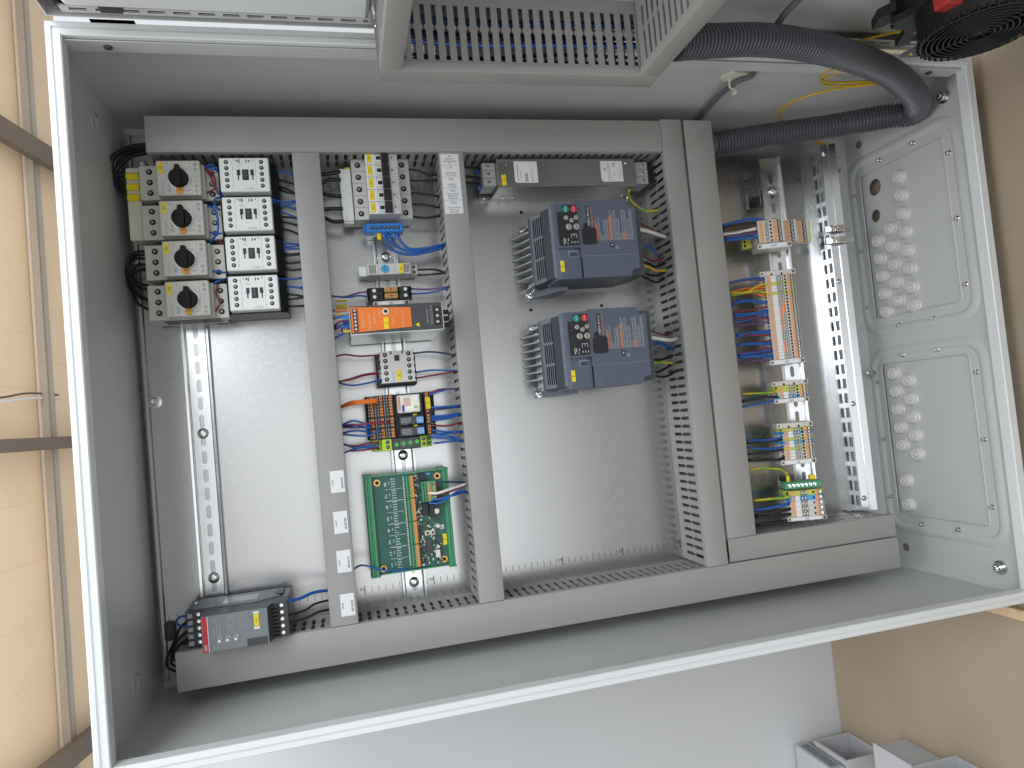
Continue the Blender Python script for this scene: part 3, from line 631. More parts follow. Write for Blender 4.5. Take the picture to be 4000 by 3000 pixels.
# ================================================================= mounting plate
plate = thing('mounting_plate', 'galvanised steel mounting plate carrying all the devices', 'plate', (300, 0, 0))
MB().box(-272, 815, -398, 352, -2.5, 0).build('sheet', GALV, plate)
MB().box(-272, 815, -398, -396.5, -16, -2.6).build('fold', GALV, plate); MB().box(-272, 815, 350.5, 352, -16, -2.6).build('fold', GALV, plate)
MB().prism([(-272, -3), (-272, 1.6), (-270.5, 2.6), (-266.5, 2.6), (-265, .05), (-265, -3)], -398, 352, 'y').build('edge_bead', GALV, plate)
for yy, ys in ((-317.7, 1), (273.9, 1)):
    b = MB()
    for i in range(-26, 82):
        x = i*10-.8; L = 6.5 if i % 10 == 0 else (5.5 if i % 5 == 0 else 4.2); t = .55 if i % 10 == 0 else .32
        b.box(x-t, x+t, yy-L, yy+L, .05, .12)
    tag(b.build('scale_marks', INK, plate), kind='stuff')
    for i in range(-2, 9): text(str(30+i*10 if i != 5 else 80), (i*100-4.5, yy+2, .05), 6.5, INK, plate, 'scale_number', 'u')
for x, y in ((-259.3, -21.9), (-252, 308)):
    MB().lathe((x, y, 0), [(9.5, 0), (9.2, 2), (6, 2.4), (5.6, 6.5), (4.2, 7.6), (2.2, 7.6), (2, 4)], 'z', 20).build('plate_bolt', STEEL, plate, smooth=30)
MB().box(-255, -238, 290, 322, .1, 2.5, .6).build('plate_tab', GALV, plate)
for x, y in ((286.9, 229.9), (287.4, 74.6), (405.6, 74.9)): MB().cyl((x, y, .02), 2.6, .1).build('drilled_hole', HOLE, plate)
MB().box(-267, -253, -345, -320, .1, 6, 2).build('grommet', DARKP, plate)
# ================================================================= wire ducts
def slot_wall(b, mp, L0, L1, h, th=1.4, pitch=12.5, hw=2.5):
    # mp(l, z, t): along, height, depth.  solid foot and head, fingers between, necked slots
    zs = [(15, hw), (37, hw), (39.5, .7), (42, .7), (44.5, hw), (h-12, hw)]
    n = int((L1-L0-10)//pitch); s0 = L0+((L1-L0)-(n-1)*pitch)/2; cs = [s0+i*pitch for i in range(n)]
    def slab(l0, l1, z0, z1):
        vs = [mp(l, z, t) for t in (0, th) for l, z in ((l0, z0), (l1, z0), (l1, z1), (l0, z1))]
        b.add(vs, [(0, 1, 2, 3), (7, 6, 5, 4), (0, 4, 5, 1), (2, 6, 7, 3), (1, 5, 6, 2), (0, 3, 7, 4)])
    slab(L0, L1, 0, 15); slab(L0, L1, h-12, h)
    edges = [None]+cs+[None]
    for i in range(n+1):
        a, c = edges[i], edges[i+1]
        left = [(a+w_, z) for z, w_ in zs] if a is not None else [(L0, zs[0][0]), (L0, zs[-1][0])]
        right = [(c-w_, z) for z, w_ in zs] if c is not None else [(L1, zs[0][0]), (L1, zs[-1][0])]
        poly = left+right[::-1]; k = len(poly)
        vs = [mp(l, z, t) for t in (0, th) for l, z in poly]
        b.add(vs, [list(range(k)), list(range(k, 2*k))[::-1]]+[(j, (j+1) % k, k+(j+1) % k, k+j) for j in range(k)])
def duct(label, x0, x1, y0, y1, h, along, lip=10, map_=None, group='grey slotted wire ducts', cover_ext=(0, 0)):
    """Box-section duct in local coordinates: covers x0..x1, y0..y1, height h above the plate."""
    f = map_ or (lambda p: p)
    c = f(((x0+x1)/2, (y0+y1)/2, 0)); d = thing('wire_duct', label, 'wire duct', c, group)
    b = MB(); i = 2.2
    if along == 'x':
        slot_wall(b, lambda l, z, t: f((l, y0+i+t, z)), x0, x1, h-2); slot_wall(b, lambda l, z, t: f((l, y1-i-t, z)), x0, x1, h-2)
        L0, L1 = x0-cover_ext[0], x1+cover_ext[1]
        prof = [(y0, h-lip), (y0, h-1.6), (y0+.5, h-.5), (y0+1.6, h), (y1-1.6, h), (y1-.5, h-.5), (y1, h-1.6), (y1, h-lip), (y1-1.4, h-lip), (y1-1.4, h-1.8), (y0+1.4, h-1.8), (y0+1.4, h-lip)]
        P = [f((l, u, z)) for l in (L0, L1) for u, z in prof]
        base = [(x, y, z) for z in (.2, 1.6) for y in (y0+i+1.4, y1-i-1.4) for x in (x0, x1)]
    else:
        slot_wall(b, lambda l, z, t: f((x0+i+t, l, z)), y0, y1, h-2); slot_wall(b, lambda l, z, t: f((x1-i-t, l, z)), y0, y1, h-2)
        L0, L1 = y0-cover_ext[0], y1+cover_ext[1]
        prof = [(x0, h-lip), (x0, h-1.6), (x0+.5, h-.5), (x0+1.6, h), (x1-1.6, h), (x1-.5, h-.5), (x1, h-1.6), (x1, h-lip), (x1-1.4, h-lip), (x1-1.4, h-1.8), (x0+1.4, h-1.8), (x0+1.4, h-lip)]
        P = [f((u, l, z)) for l in (L0, L1) for u, z in prof]
        base = [(x, y, z) for z in (.2, 1.6) for y in (y0, y1) for x in (x0+i+1.4, x1-i-1.4)]
    b.add([f(p) for p in base], [(0, 2, 3, 1), (4, 5, 7, 6), (0, 1, 5, 4), (2, 6, 7, 3), (0, 4, 6, 2), (1, 3, 7, 5)])
    b.build('trough', DUCT, d)
    n = len(prof); m_ = MB()
    m_.add(P, [(k, (k+1) % n, n+(k+1) % n, n+k) for k in range(n)]+[(0, 1, 2, 9+2, ), (2, 3, 10, 11), (3, 4, 9, 10), (4, 5, 6, 9), (6, 7, 8, 9)]+[(n, n+1, n+2, n+11), (n+2, n+3, n+10, n+11), (n+3, n+4, n+9, n+10), (n+4, n+5, n+6, n+9), (n+6, n+7, n+8, n+9)])
    m_.build('cover', DUCT, d, smooth=25)
    return d
dt = duct('long grey wire duct above the motor starters, along the edge nearest the door', -229, 499, 296, 345, 80, 'x')
d2 = duct('grey wire duct between the motor starters and the breaker column, with four white stickers', -49.4, -13, -341, 295.5, 80, 'y')
d3 = duct('grey wire duct between the breaker column and the inverters, with a strip of white labels', 150.8, 186.6, -341, 295.5, 80, 'y')
d4 = duct('grey wire duct right below the inverters', 499.8, 534.7, -341, 345.5, 82, 'y')
d5 = duct('grey wire duct feeding the terminal strips', 539, 587.6, -303.8, 345, 81, 'y')
db = duct('longest grey wire duct, along the left edge of the plate under the soft starter', -238, 842, -391, -341.8, 80, 'x')
db2 = duct('short grey wire duct beside the terminal strips, at the foot of the plate', 539, 840, -340, -304.6, 80, 'x')
def sticker(parent, x0, x1, y0, y1, z, name='paper_sticker', material=None):
    return MB().box(x0, x1, y0, y1, z, z+.25).build(name, material or PAPER, parent)
for yt in (-137.9, -191.9, -243.4, -300.6):
    s = sticker(d2, -34.5, -16.5, yt-29, yt, 80.05)
    print_rows(-33, -30, yt-19, yt-11, 80.35, 1, GREYINK, d2, 'y', .5, (2, 4), 'sticker_print')
    print_rows(-21, -18, yt-24, yt-9, 80.35, 2, INK, d2, 'y', .5, (3, 6), 'sticker_print')
stt = [('F1', 292.6, 276.5, ['24', 'VERSORGUNG', '& STROM']), ('K1', 276, 259.5, ['SPS 24V DC', 'BAUGRUPPE']), ('F20', 259, 243, ['BOARD 1', 'LUEFTER']), ('F201', 242.5, 226, ['BRENNER', 'KOLONNE', 'STELLMOTOR 2']), ('F202', 225.5, 206.2, ['BRENNER', 'KOLONNE', 'STELLMOTOR 1'])]
stl = ['dark-printed'] * 5
for nm, ya, yb, rows in stt:
    sticker(d3, 152.6, 178.8, yb, ya, 80.05, 'label_strip')
    text(nm, (165.7, ya-3.0, 80.3), 4.2, INK, d3, 'label_lettering', 'u')
    for i, r_ in enumerate(rows): text(r_, (165.7, yb+2.3+(i)*3.3, 80.3), 2.9, INK, d3, 'label_lettering', 'u')
# ---- duct frame on the door (covers face the opposite side wall)
def dmap(p): return (p[0], DY-.5-p[2], p[1])     # local x = x, local y = z of cabinet, local z = away from the door
DH = 92
dd1 = duct('grey wire duct on the open door, running along its hinge side', 58, 386, 276, 304, DH, 'x', map_=dmap, group='grey wire ducts on the door')
dd2 = duct('grey wire duct on the open door, nearest the cabinet top', 57.5, 82, 304.6, 760, DH, 'y', map_=dmap, group='grey wire ducts on the door')
dd3 = duct('grey wire duct on the open door, in front of the corrugated conduit', 362, 386, 304.6, 760, DH, 'y', map_=dmap, group='grey wire ducts on the door')
for k in range(9):
    yy = DY-20-7*k; zz = 283+random.uniform(0, 14)
    o = MB().tube([(70, yy, zz), (160, yy-2+random.uniform(-3, 3), zz+random.uniform(-4, 4)), (270, yy+random.uniform(-3, 3), zz+2), (372, yy+2, zz)], 2.0).build('wire', WM[('navy', 'blue', 'black', 'navy')[k % 4]], None, (200, yy, zz), smooth=True)
    tag(o, 'wire bundled inside the slotted duct on the open door', 'wire', 'wires inside the door duct')
# ================================================================= rails
def obround(cx, cy, w_, l, n=6):
    p = []
    for k in range(n+1): a = math.pi*k/n; p.append((cx+w_/2*math.cos(a), cy+(l-w_)/2+w_/2*math.sin(a)))
    for k in range(n+1): a = math.pi+math.pi*k/n; p.append((cx+w_/2*math.cos(a), cy-(l-w_)/2+w_/2*math.sin(a)))
    return p
def din_rail(label, xc, y0, y1, z0=0, phase=0):
    r_ = thing('din_rail', label, 'mounting rail', (xc, (y0+y1)/2, z0), 'din rails')
    b = MB(); t = 1.2
    y = y0+phase; cells = []
    if phase > 0: b.add([(xc-12, y0, z0+t), (xc+12, y0, z0+t), (xc+12, y, z0+t), (xc-12, y, z0+t)], [(0, 1, 2, 3)])
    while y+25 <= y1:
        b.hole_cell(xc-12, xc+12, y, y+25, obround(xc, y+12.5, 6.3, 18), lambda a, c: (a, c, z0+t)); y += 25
    b.add([(xc-12, y, z0+t), (xc+12, y, z0+t), (xc+12, y1, z0+t), (xc-12, y1, z0+t)], [(0, 1, 2, 3)])
    for s in (-1, 1):
        P = [(xc+s*12, z0+t), (xc+s*12.6, z0+t+.5), (xc+s*12.9, z0+5.6), (xc+s*13.4, z0+6.6), (xc+s*14.2, z0+7.2), (xc+s*17.2, z0+7.5), (xc+s*17.5, z0+6.4), (xc+s*14.4, z0+6.1), (xc+s*13.9, z0+.2), (xc+s*12, z0+.1)]
        b.prism([(p[0], p[1]) for p in P], y0, y1, 'y')
    b.build('rail', ZINC, r_, smooth=20, weld=True)
    return r_
def dome(parent, x, y, z, r=7.5, name='rail_screw'):
    return MB().lathe((x, y, z), [(r, 0), (r*.97, 1), (r*.8, 2.6), (r*.45, 3.6), (r*.28, 3.7), (r*.25, 1.8)], 'z', 18).build(name, STEEL, parent, smooth=35)
rl1 = din_rail('galvanised top-hat rail under the four motor starters', -201, -296, 288, phase=4)
rl2 = din_rail('galvanised top-hat rail behind the breaker column', 70, -338, 294, phase=6)
for x, y in ((-201, -71), (-201, -270)): dome(rl1, x, y, 1.4)
for x, y in ((70, 167), (70, -130), (70, -316)): dome(rl2, x, y, 1.4)
rl3 = din_rail('galvanised top-hat rail raised on brackets under the terminal strips', 700, -306, 302, 32, phase=10)
dome(rl3, 700, 246, 33.5)
for yy in (240, -246):
    k = thing('rail_bracket', 'folded sheet bracket carrying the terminal rail %s' % ('near the corrugated conduit' if yy > 0 else 'beside the short duct'), 'bracket', (700, yy, 0), 'rail brackets')
    MB().prism([(690, 0.2), (768, .2), (768, 2), (735, 2), (724, 27), (702, 21), (702, 19), (722, 24.6), (732, 2), (690, 2)], yy-13, yy+13, 'y').build('folded_sheet', GALV, k)
    screw(k, (757, yy, 2), 6, 4)
def tilt(o, deg=-17, dx=14, k=1):
    # the terminal rail and what is clipped to it lean towards the viewer on angled brackets
    p = Vector((700, 0, 40))*.001; l = LOC[o]*.001
    R = Matrix.Rotation(math.radians(deg), 4, 'Y')
    o.matrix_world = MW @ Matrix.Translation(p+Vector((dx*.001, 0, 0))) @ R @ Matrix.Diagonal((k, 1, 1, 1)) @ Matrix.Translation(l-p)
tilt(rl3)
# cable clamp rail by the gland plates
cr = thing('clamp_rail', 'bright slotted cable clamp rail beside the gland plates', 'clamp rail', (830, 0, 0))
b = MB(); y0, y1 = -303, 327
L = lambda l, z, t: (814+t, l, z)
y = y0
b.box(813, 814.5, y0, y1, 0, 12.9); b.box(813, 824, y0, y1, 13, 14.4)
b.box(824.1, 825.5, y0, y1, 13, 17); b.box(824.1, 825.5, y0, y1, 25.5, 27)
while y < y1-4:
    b.box(824.1, 825.5, y, y+8, 17, 25.5); y += 25
b.prism([(824.1, 27), (824.1, 28.4), (835, 31.9), (836, 31.2), (837, 32.5), (848, 36), (848, 34.4), (836, 30)], y0, y1, 'y'); b.box(846.6, 848, y0, y1, 0, 34.3)  # sloping top, shaped to mirror the added reflection light
b.build('profile', ZINC, cr)
for y in (312, 88, -122, -282):
    MB().lathe((829, y, 29.5), [(4.5, 0), (4.5, 2), (3, 4), (1.2, 4), (1, 2)], 'z', 12).build('rail_screw', STEEL, cr, smooth=30)
# rail fixing bolts by the gland plate
for y in (-72,):
    MB().lathe((905, y, -14), [(6, 0), (6, 3), (4, 3.2), (4, 14), (3.4, 15)], 'z', 12).build('hex_bolt', STEEL, cr, smooth=30)
# ================================================================= motor starters
def yellow_tag(parent, x0, x1, y0, y1, z, txt=None, d='u', size=3.4, name='yellow_label'):
    t = MB().box(x0, x1, y0, y1, z, z+.7, .3).build(name, YELLOW, parent)
    if txt: text(txt, ((x0+x1)/2, (y0+y1)/2, z+.7), size, INK, parent, 'label_lettering', d)
    return t
MS = 'motor starters in a column'
ms = thing('motor_starter', 'pale motor starter with black knob, first of the column, beside the yellow bands', 'motor starter', (-201, 262.6, 0), MS)
y0, y1 = 239.8, 285.4
MB().prism([(-244, 8), (-244, 60), (-220.5, 60), (-220.5, 62), (-164, 62), (-164, 54), (-148, 54), (-148, 40), (-154, 30), (-154, 8), (-172, 8), (-172, 2), (-226, 2), (-226, 8)], y0, y1, 'y').build('body', BEIGE, ms)
MB().box(-220, -167, y0+.6, y1+1.2, 62.1, 76, 1.2).build('front_cover', BEIGE, ms)
MB().box(-178.5, -178, y0+1.5, y1, 76.02, 76.2).build('cover_groove', GREYINK, ms)
MB().box(-230, -160, y0-.4, y0+.2, 20, 50).build('side_recess', DARKP, ms)
for k in range(3):
    recessed(ms, (-232, y1-8-k*14.2), 4.0, 60); recessed(ms, (-156.5, y1-9-k*14.2), 3.8, 54)
for dy in (4.5, 11, 33.5, 40): screw(ms, (-172.6, y1-dy, 76), 2.6, .8, mat('contact_grey', (.38, .38, .36), .5, .2), name='contact_screw')
print_rows(-176.5, -169, y1-29, y1-15, 76.05, 4, GREYINK, ms, 'y', .3, (3, 7), 'contact_print')
MB().lathe((-193, 262, 76), [(13.6, 0), (13.6, .5), (12.8, .5)], 'z', 24).build('dial_ring', WHITEP, ms)
kb = MB(); kb.lathe((-193, 262, 76.6), [(12, 0), (11.8, 7), (11.2, 8)], 'z', 24)
kb.build('rotary_knob', KNOBM, ms, smooth=30)
MB().prism([(-196.6, 250.2), (-189.4, 250.2), (-188.4, 262), (-190.4, 277.4), (-195.6, 277.4), (-197.6, 262)], 78, 88, 'z').build('knob_grip', KNOBM, ms)
MB().lathe((-193, 246.6, 76), [(4.8, 0), (4.6, 1), (4, 1.4)], 'z', 16).build('test_button', AMBER, ms, smooth=30)
MB().box(-194.5, -191.5, 246.2, 247, 77.4, 77.6).build('button_slot', INK, ms)
yellow_tag(ms, -217.5, -211.5, 269.5, 284, 76.05, None)
text('Q2', (-214.5, 276.8, 76.8), 4.4, INK, ms, 'label_lettering', 'y')
text('EATON', (-212.5, 251, 76), 5, GREYINK, ms, 'lettering', 'y', width=15)
print_rows(-208, -203, 244, 256, 76.05, 3, GREYINK, ms, 'y', .35, (2, 5), 'cover_print')
for x, y in ((-206, 282), (-181, 247), (-184, 274), (-205, 246.6), (-183.5, 246)): MB().box(x-1.6, x+1.6, y-.5, y+.5, 76.05, 76.2).build('cover_mark', GREYINK, ms)
PIT = 53.2
mlab = ['pale motor starter with black knob, second of the column, beside a loop of blue wire',
        'pale motor starter with black knob, third of the column, looped in black wires', 'pale motor starter with black knob, last of the column, over the bare rail']
for i in range(3): copy_tree(ms, (-201, 262.6-PIT*(i+1), 0), mlab[i], MS)
# ================================================================= contactors
CS = 'white contactors in a column'
ct = thing('contactor', 'white four-pole contactor, first of its column, against the long duct', 'contactor', (-111, 265, 0), CS)
MB().prism([(-152, 4), (-152, 48), (-143, 56), (-81, 56), (-72, 48), (-72, 4)], 242.5, 288.5, 'y').build('base', BLACKP, ct)
MB().box(-143.2, -80.8, 244.3, 290.2, 56.1, 75, 1.0).build('front_cover', WHITEP, ct)
for k in range(5):
    recessed(ct, (-134.3, 284.4-k*8.15), 2.9, 75); recessed(ct, (-90, 284.4-k*8.15), 2.9, 75)
MB().box(-115, -106.8, 259.8, 274.2, 75.05, 75.5).build('actuator_window', BLACKP, ct)
MB().box(-113, -109, 261.5, 272.5, 75.55, 76.4, .4).build('actuator', DARKP, ct)
for s, xx in ((1, -121.5), (-1, -100.2)):
    MB().prism([(xx, 274), (xx+s*4.2, 274), (xx+s*4.2, 266.5), (xx+s*2.4, 266.5), (xx+s*2.4, 260), (xx+s*.8, 260), (xx+s*.8, 266), (xx, 266)], 75.05, 75.3, 'z').build('latch_slot', BLACKP, ct)
for x, y, a, c in ((-117.8, 285.6, .7, 2.6), (-120.4, 286, .9, 1.4), (-109, 285.6, .6, 2), (-105.5, 285.6, 1.1, 1.1), (-124, 287, .4, 1.2), (-101, 287, .4, 1.2)): MB().box(x-a, x+a, y-c, y+c, 75.05, 75.2).build('cover_mark', INK, ct)
MB().box(-97.8, -97.5, 245.5, 289.5, 75.03, 75.15).build('cover_line', GREYINK, ct)
for k in range(5): MB().box(-127.8+(k % 2), -127.4+(k % 2), 280.6-k*8.15, 286.6-k*8.15, 75.03, 75.15).build('pole_mark', GREYINK, ct)
text('XTCE009B', (-107, 247.6, 75.05), 3, GREYINK, ct, 'lettering', 'x', width=11)
print_rows(-121, -116, 277.5, 281.5, 75.05, 3, mat('pale_ink', (.5, .51, .5), .7), ct, 'y', .4, (1, 4), 'cover_print')
clab = ['white four-pole contactor, second of its column, between the two blue wire bundles', 'white four-pole contactor, third of its column, beside the third motor starter', 'white four-pole contactor, last of its column, its black base showing against the plate']
for i in range(3): copy_tree(ct, (-111, 265-PIT*(i+1), 0), clab[i], CS)
# feed block with yellow sleeves on the first two starters
fb = thing('feed_busbar', 'cream feed busbar plugged into the first two motor starters', 'busbar', (-255, 238, 30))
MB().box(-263, -246, 189.4, 287, 26, 50, 1.2).build('housing', CREAM, fb)
for k in range(3): MB().box(-262.5, -246.4, 269.6-k*14.2, 278.8-k*14.2, 50.1, 55, 1.6).build('yellow_band', YELLOW, fb)
# ================================================================= circuit breakers
BG = 'miniature circuit breakers in a row'
cbk = thing('circuit_breaker', 'white single-pole breaker with black toggle, first in the row, against the long duct', 'circuit breaker', (70, 290.3, 0), BG)
yb, yt = 281.8, 299.3
MB().prism([(29, 8), (29, 45), (48, 45), (48, 70), (92, 70), (92, 45), (110.6, 45), (110.6, 8), (90, 2), (50, 2)], yb+.15, yt-.15, 'y').build('housing', PALE, cbk)
recessed(cbk, (38, yt-9), 4.2, 45); recessed(cbk, (101, yt-9), 4.2, 45)
MB().box(47.9, 61, yb+.3, yt-.3, 70.05, 70.6, .2).build('label_field', WHITEP, cbk)
yellow_tag(cbk, 50.2, 56.6, yb+2.2, yt-1.8, 70.65, 'F1', 'y', 4)
MB().box(61.5, 71, yb+4, yt-4, 70.05, 72, .6).build('toggle_slot', WHITEP, cbk)
MB().box(63, 69, yb+6, yt-6.5, 72.05, 73).build('toggle_neck', BLACKP, cbk)
MB().prism([(69.5, 70.1), (70, 75), (71, 77), (78, 77), (79.6, 75), (79.6, 70.1)], yb+1.2, yt-1.4, 'y').build('toggle', BLACKP, cbk)
MB().box(80.4, 81.2, yb+.3, yt-.3, 70.05, 70.4).build('red_line', mat('pink_line', (.45, .16, .15), .6), cbk)
MB().prism([(83.5, yt-6), (86.4, yt-7.8), (83.5, yt-9.6)], 70.05, 70.2, 'z').build('arrow_mark', INK, cbk)
print_rows(87, 91, yb+3, yt-3, 70.05, 3, GREYINK, cbk, 'y', .3, (2, 5), 'breaker_print')
bl = ['second', 'third', 'fourth']
for i in range(3): copy_tree(cbk, (70, 290.3-17.65*(i+1), 0), 'white single-pole breaker with black toggle, %s in the row of five' % bl[i], BG)
copy_tree(cbk, (70, 290.3-17.65*4, 0), 'white single-pole breaker with black toggle, last in the row, next to the blue terminal bar', BG)
wb = thing('busbar_cover', 'white busbar cover along the breaker inputs', 'busbar', (20, 249, 20))
MB().box(11.7, 27.8, 211.2, 287, 22, 41, 1).build('cover', WHITEP, wb); MB().box(11.9, 27.6, 207.6, 211, 22, 39, .8).build('end_cap', CREAM, wb)
MB().box(20, 28, 287.2, 290, 24, 38, .6).build('yellow_tip', YELLOW, wb)
for yy in (281, 215): MB().box(18, 18.4, yy-3, yy+3, 41.02, 41.2).build('notch', GREYINK, wb)
bt = thing('neutral_bar', 'blue neutral terminal bar with seven screws below the breakers', 'terminal bar', (69, 198, 10))
MB().box(42, 95, 191.2, 204.2, 30, 50, 1).build('housing', BLUEP, bt); MB().box(38.6, 41.9, 192.5, 203, 32, 46, .8).build('end_lug', BLUEP, bt)
MB().prism([(46, 2), (46, 29.8), (92, 29.8), (92, 2), (86, 2), (86, 20), (54, 20), (54, 2)], 193, 203, 'y').build('foot', ALU, bt)
for k in range(7): recessed(bt, (50.5+k*6.2, 197.6), 2.7, 50); 
MB().cyl((60.5, 190.9, 42), 3.4, -9, 'y', 12).build('yellow_ferrule', YELLOW, bt); MB().cyl((68, 190.9, 42), 2.4, -7, 'y', 12).build('ferrule', BLUEP, bt); MB().cyl((81.5, 190.9, 42), 2.4, -7, 'y', 12).build('ferrule', BLUEP, bt)
# ================================================================= thermostat, fuses
th = thing('thermostat', 'slim pale grey thermostat with round blue dial, between the blue bar and the fuses', 'thermostat', (70, 139, 0))
MB().box(39, 101, 131, 147, 4, 45, 1).build('housing', PALE, th); MB().box(27.8, 38.9, 131.6, 146.4, 12, 35, .8).build('end_cap', WHITEP, th); MB().box(101.1, 112, 131.6, 146.4, 10, 33, .8).build('terminal_block', PALE, th)
for k in range(5): MB().box(42.3+k*2, 43.2+k*2, 133, 145, 45.03, 45.25).build('vent_slot', HOLE, th)
for k in range(4): MB().box(91.6+k*2, 92.5+k*2, 133, 145, 45.03, 45.25).build('vent_slot', HOLE, th)
MB().lathe((64, 139, 45), [(5.8, 0), (5.6, 1.6), (5, 2)], 'z', 20).build('dial', SKYB, th, smooth=30); MB().box(63.6, 64.2, 135, 143, 47.05, 47.3).build('dial_pointer', INK, th)
yellow_tag(th, 84.5, 90.6, 131.6, 146.4, 45.05, 'B1', 'y', 4)
print_rows(52, 57, 133, 145, 45.05, 3, GREYINK, th, 'y', .3, (2, 5)); print_rows(71, 81, 134, 144, 45.05, 3, GREYINK, th, 'y', .25, (1, 3))
for y in (143, 135.5): recessed(th, (106.5, y), 2.6, 33)
FG = 'black fuse terminals'
fu = thing('fuse_terminal', 'black fuse terminal with tan blade fuse, next to the thermostat', 'fuse terminal', (68, 108.6, 0), FG)
MB().prism([(36.5, 12), (36.5, 38), (41, 43), (58, 43), (60, 38), (80, 38), (82, 45), (95, 45), (99.5, 40), (99.5, 12), (85, 4), (52, 4)], 104.2, 113, 'y').build('housing', BLACKP, fu)
MB().box(60.5, 79.5, 104.8, 112.2, 38.1, 49, 1.2).build('blade_fuse', TAN, fu); MB().box(68, 71.5, 107, 110, 49.05, 49.3).build('fuse_link', REDP, fu)
text('1', (64.5, 108.5, 49), 4, INK, fu, 'lettering', 'y'); text('5', (76, 108.5, 49), 4, INK, fu, 'lettering', 'y')
screw(fu, (46.5, 108.6, 43), 2.6, 1, WHITEP); screw(fu, (90.5, 108.6, 45), 2.6, 1, WHITEP)
MB().cyl((54, 108.6, 43.05), 2.4, .2).build('test_hole', HOLE, fu)
copy_tree(fu, (68, 99.6, 0), 'black fuse terminal with tan blade fuse, next to the marked end bracket', FG)
def end_bracket(parent, x0, x1, y0, y1, z, txt=None, screw_right=True):
    MB().box(x0, x1, y0, y1, z-30, z, .8).build('end_bracket', TERM, parent)
    MB().box(x0+2, x0+5, (y0+y1)/2-1.5, (y0+y1)/2+1.5, z+.02, z+.15).build('bracket_hole', HOLE, parent)
    if screw_right: recessed(parent, (x1-4.5, (y0+y1)/2), 2.6, z)
    if txt:
        MB().box(x0+8, x1-10, y0+.8, y1-.8, z+.02, z+.9, .3).build('marker', PAPER, parent); text(txt, ((x0+x1)/2-1, (y0+y1)/2, z+.92), min(5, (y1-y0)*.75), INK, parent, 'lettering', 'u')
eb = thing('end_stop', 'beige rail end stop with white marker below the fuses', 'end stop', (68, 90, 0)); end_bracket(eb, 44, 96, 86.3, 94.6, 38, 'GF')
fl = thing('tag_label', 'small yellow wire tag under the duct edge beside the fuses', 'label', (-2, 92, 20))
MB().box(-8, 8, 88, 93.5, 30, 31, .3).build('yellow_card', YELLOW, fl); MB().box(-8, 8, 96.8, 100, 30, 31, .3).build('yellow_card', YELLOW, fl)
# ================================================================= power supply
ps = thing('power_supply', 'steel-cased power supply with orange and dark grey front', 'power supply', (68, 55, 0))
x0, x1, y0, y1 = 7.5, 129.3, 37, 74.2
MB().box(x0, x1, y0, y1, 10, 122, .8).build('case', mat('psu_case', (.62, .66, .62), .32, 1, var=.04, nscale=40), ps)
MB().prism([(x0+.6, y0+.8), (x0+.6, y1-.8), (x1-.6, y1-.8), (x1-.6, y0+.8)], 122.1, 123.6, 'z').build('front_plate', DARKP, ps)
MB().prism([(x0+2, y0+2.2), (x0+2, y1-1.6), (87, y1-5.6), (87, y0+5.6)], 123.7, 124.6, 'z').build('orange_cover', ORANGE, ps)
for xx in (x0-.2, x1-.9): MB().box(xx, xx+1.1, y0-.1, y1+.1, 100, 125).build('case_lip', CHROME, ps)
MB().box(x0-.1, x1+.1, y0-.6, y0+.3, 116, 125).build('case_lip', mat('psu_lip', (.7, .75, .72), .25, 1), ps)
MB().box(x0+4.2, x0+9.8, y0+3.4, y1-4, 124.7, 126).build('terminal_strip', BLACKP, ps)
for k in range(6): screw(ps, (x0+7, y0+6.4+k*4.9, 126), 1.9, .7)
MB().box(x1-12.5, x1-3, y0+6, y1-6, 123.7, 124.6).build('terminal_strip', BLACKP, ps)
for k in range(3): screw(ps, (x1-7.4, y0+10.5+k*8, 124.6), 2.1, .8)
MB().cyl((54, y1-9.5, 124.7), 4.2, .5).build('adjuster_ring', CREAM, ps); MB().cyl((54, y1-9.3, 125.3), 2.2, .4).build('adjuster', HOLE, ps)
yellow_tag(ps, 50.8, 57, y0+4.6, y0+20, 124.7, 'G5', 'u', 3.6)
text('Weidmüller', (32.5, 52.5, 124.7), 5, mat('orange_print', (.85, .42, .25), .6), ps, 'lettering', 'y', width=22)
OPI = MATS['orange_print']
for a in ((22, 26, 45, 64), (37, 41, 50, 66), (62, 65, 46, 58), (66, 69, 60, 68), (74, 78, 44, 66), (44, 47, 58, 68)): print_rows(a[0], a[1], a[2], a[3], 124.7, 2, OPI, ps, 'y', .3, (2, 5))
print_rows(112, 116, 44, 70, 123.7, 2, mat('grey_print', (.35, .35, .36), .6), ps, 'y', .3, (2, 5)); print_rows(107, 110, 46, 66, 123.7, 1, MATS['grey_print'], ps, 'y', .3, (2, 5))
MB().prism([(97, 48), (97, 42), (91.6, 45)], 123.7, 124, 'z').build('warning_triangle', YELLOW, ps)
for k in range(5): MB().cyl((x0-.5, y0+7+k*6, 108), 1.8, -9, 'x', 10).build('ferrule', [WM['yellow'], WM['blue'], WM['navy'], BLUEP, GREYINK][k], ps)
for k in range(3): MB().cyl((x1+.4, y0+9+k*9, 96), 3.2, 12, 'x', 10).build('cable_end', BLACKP, ps)
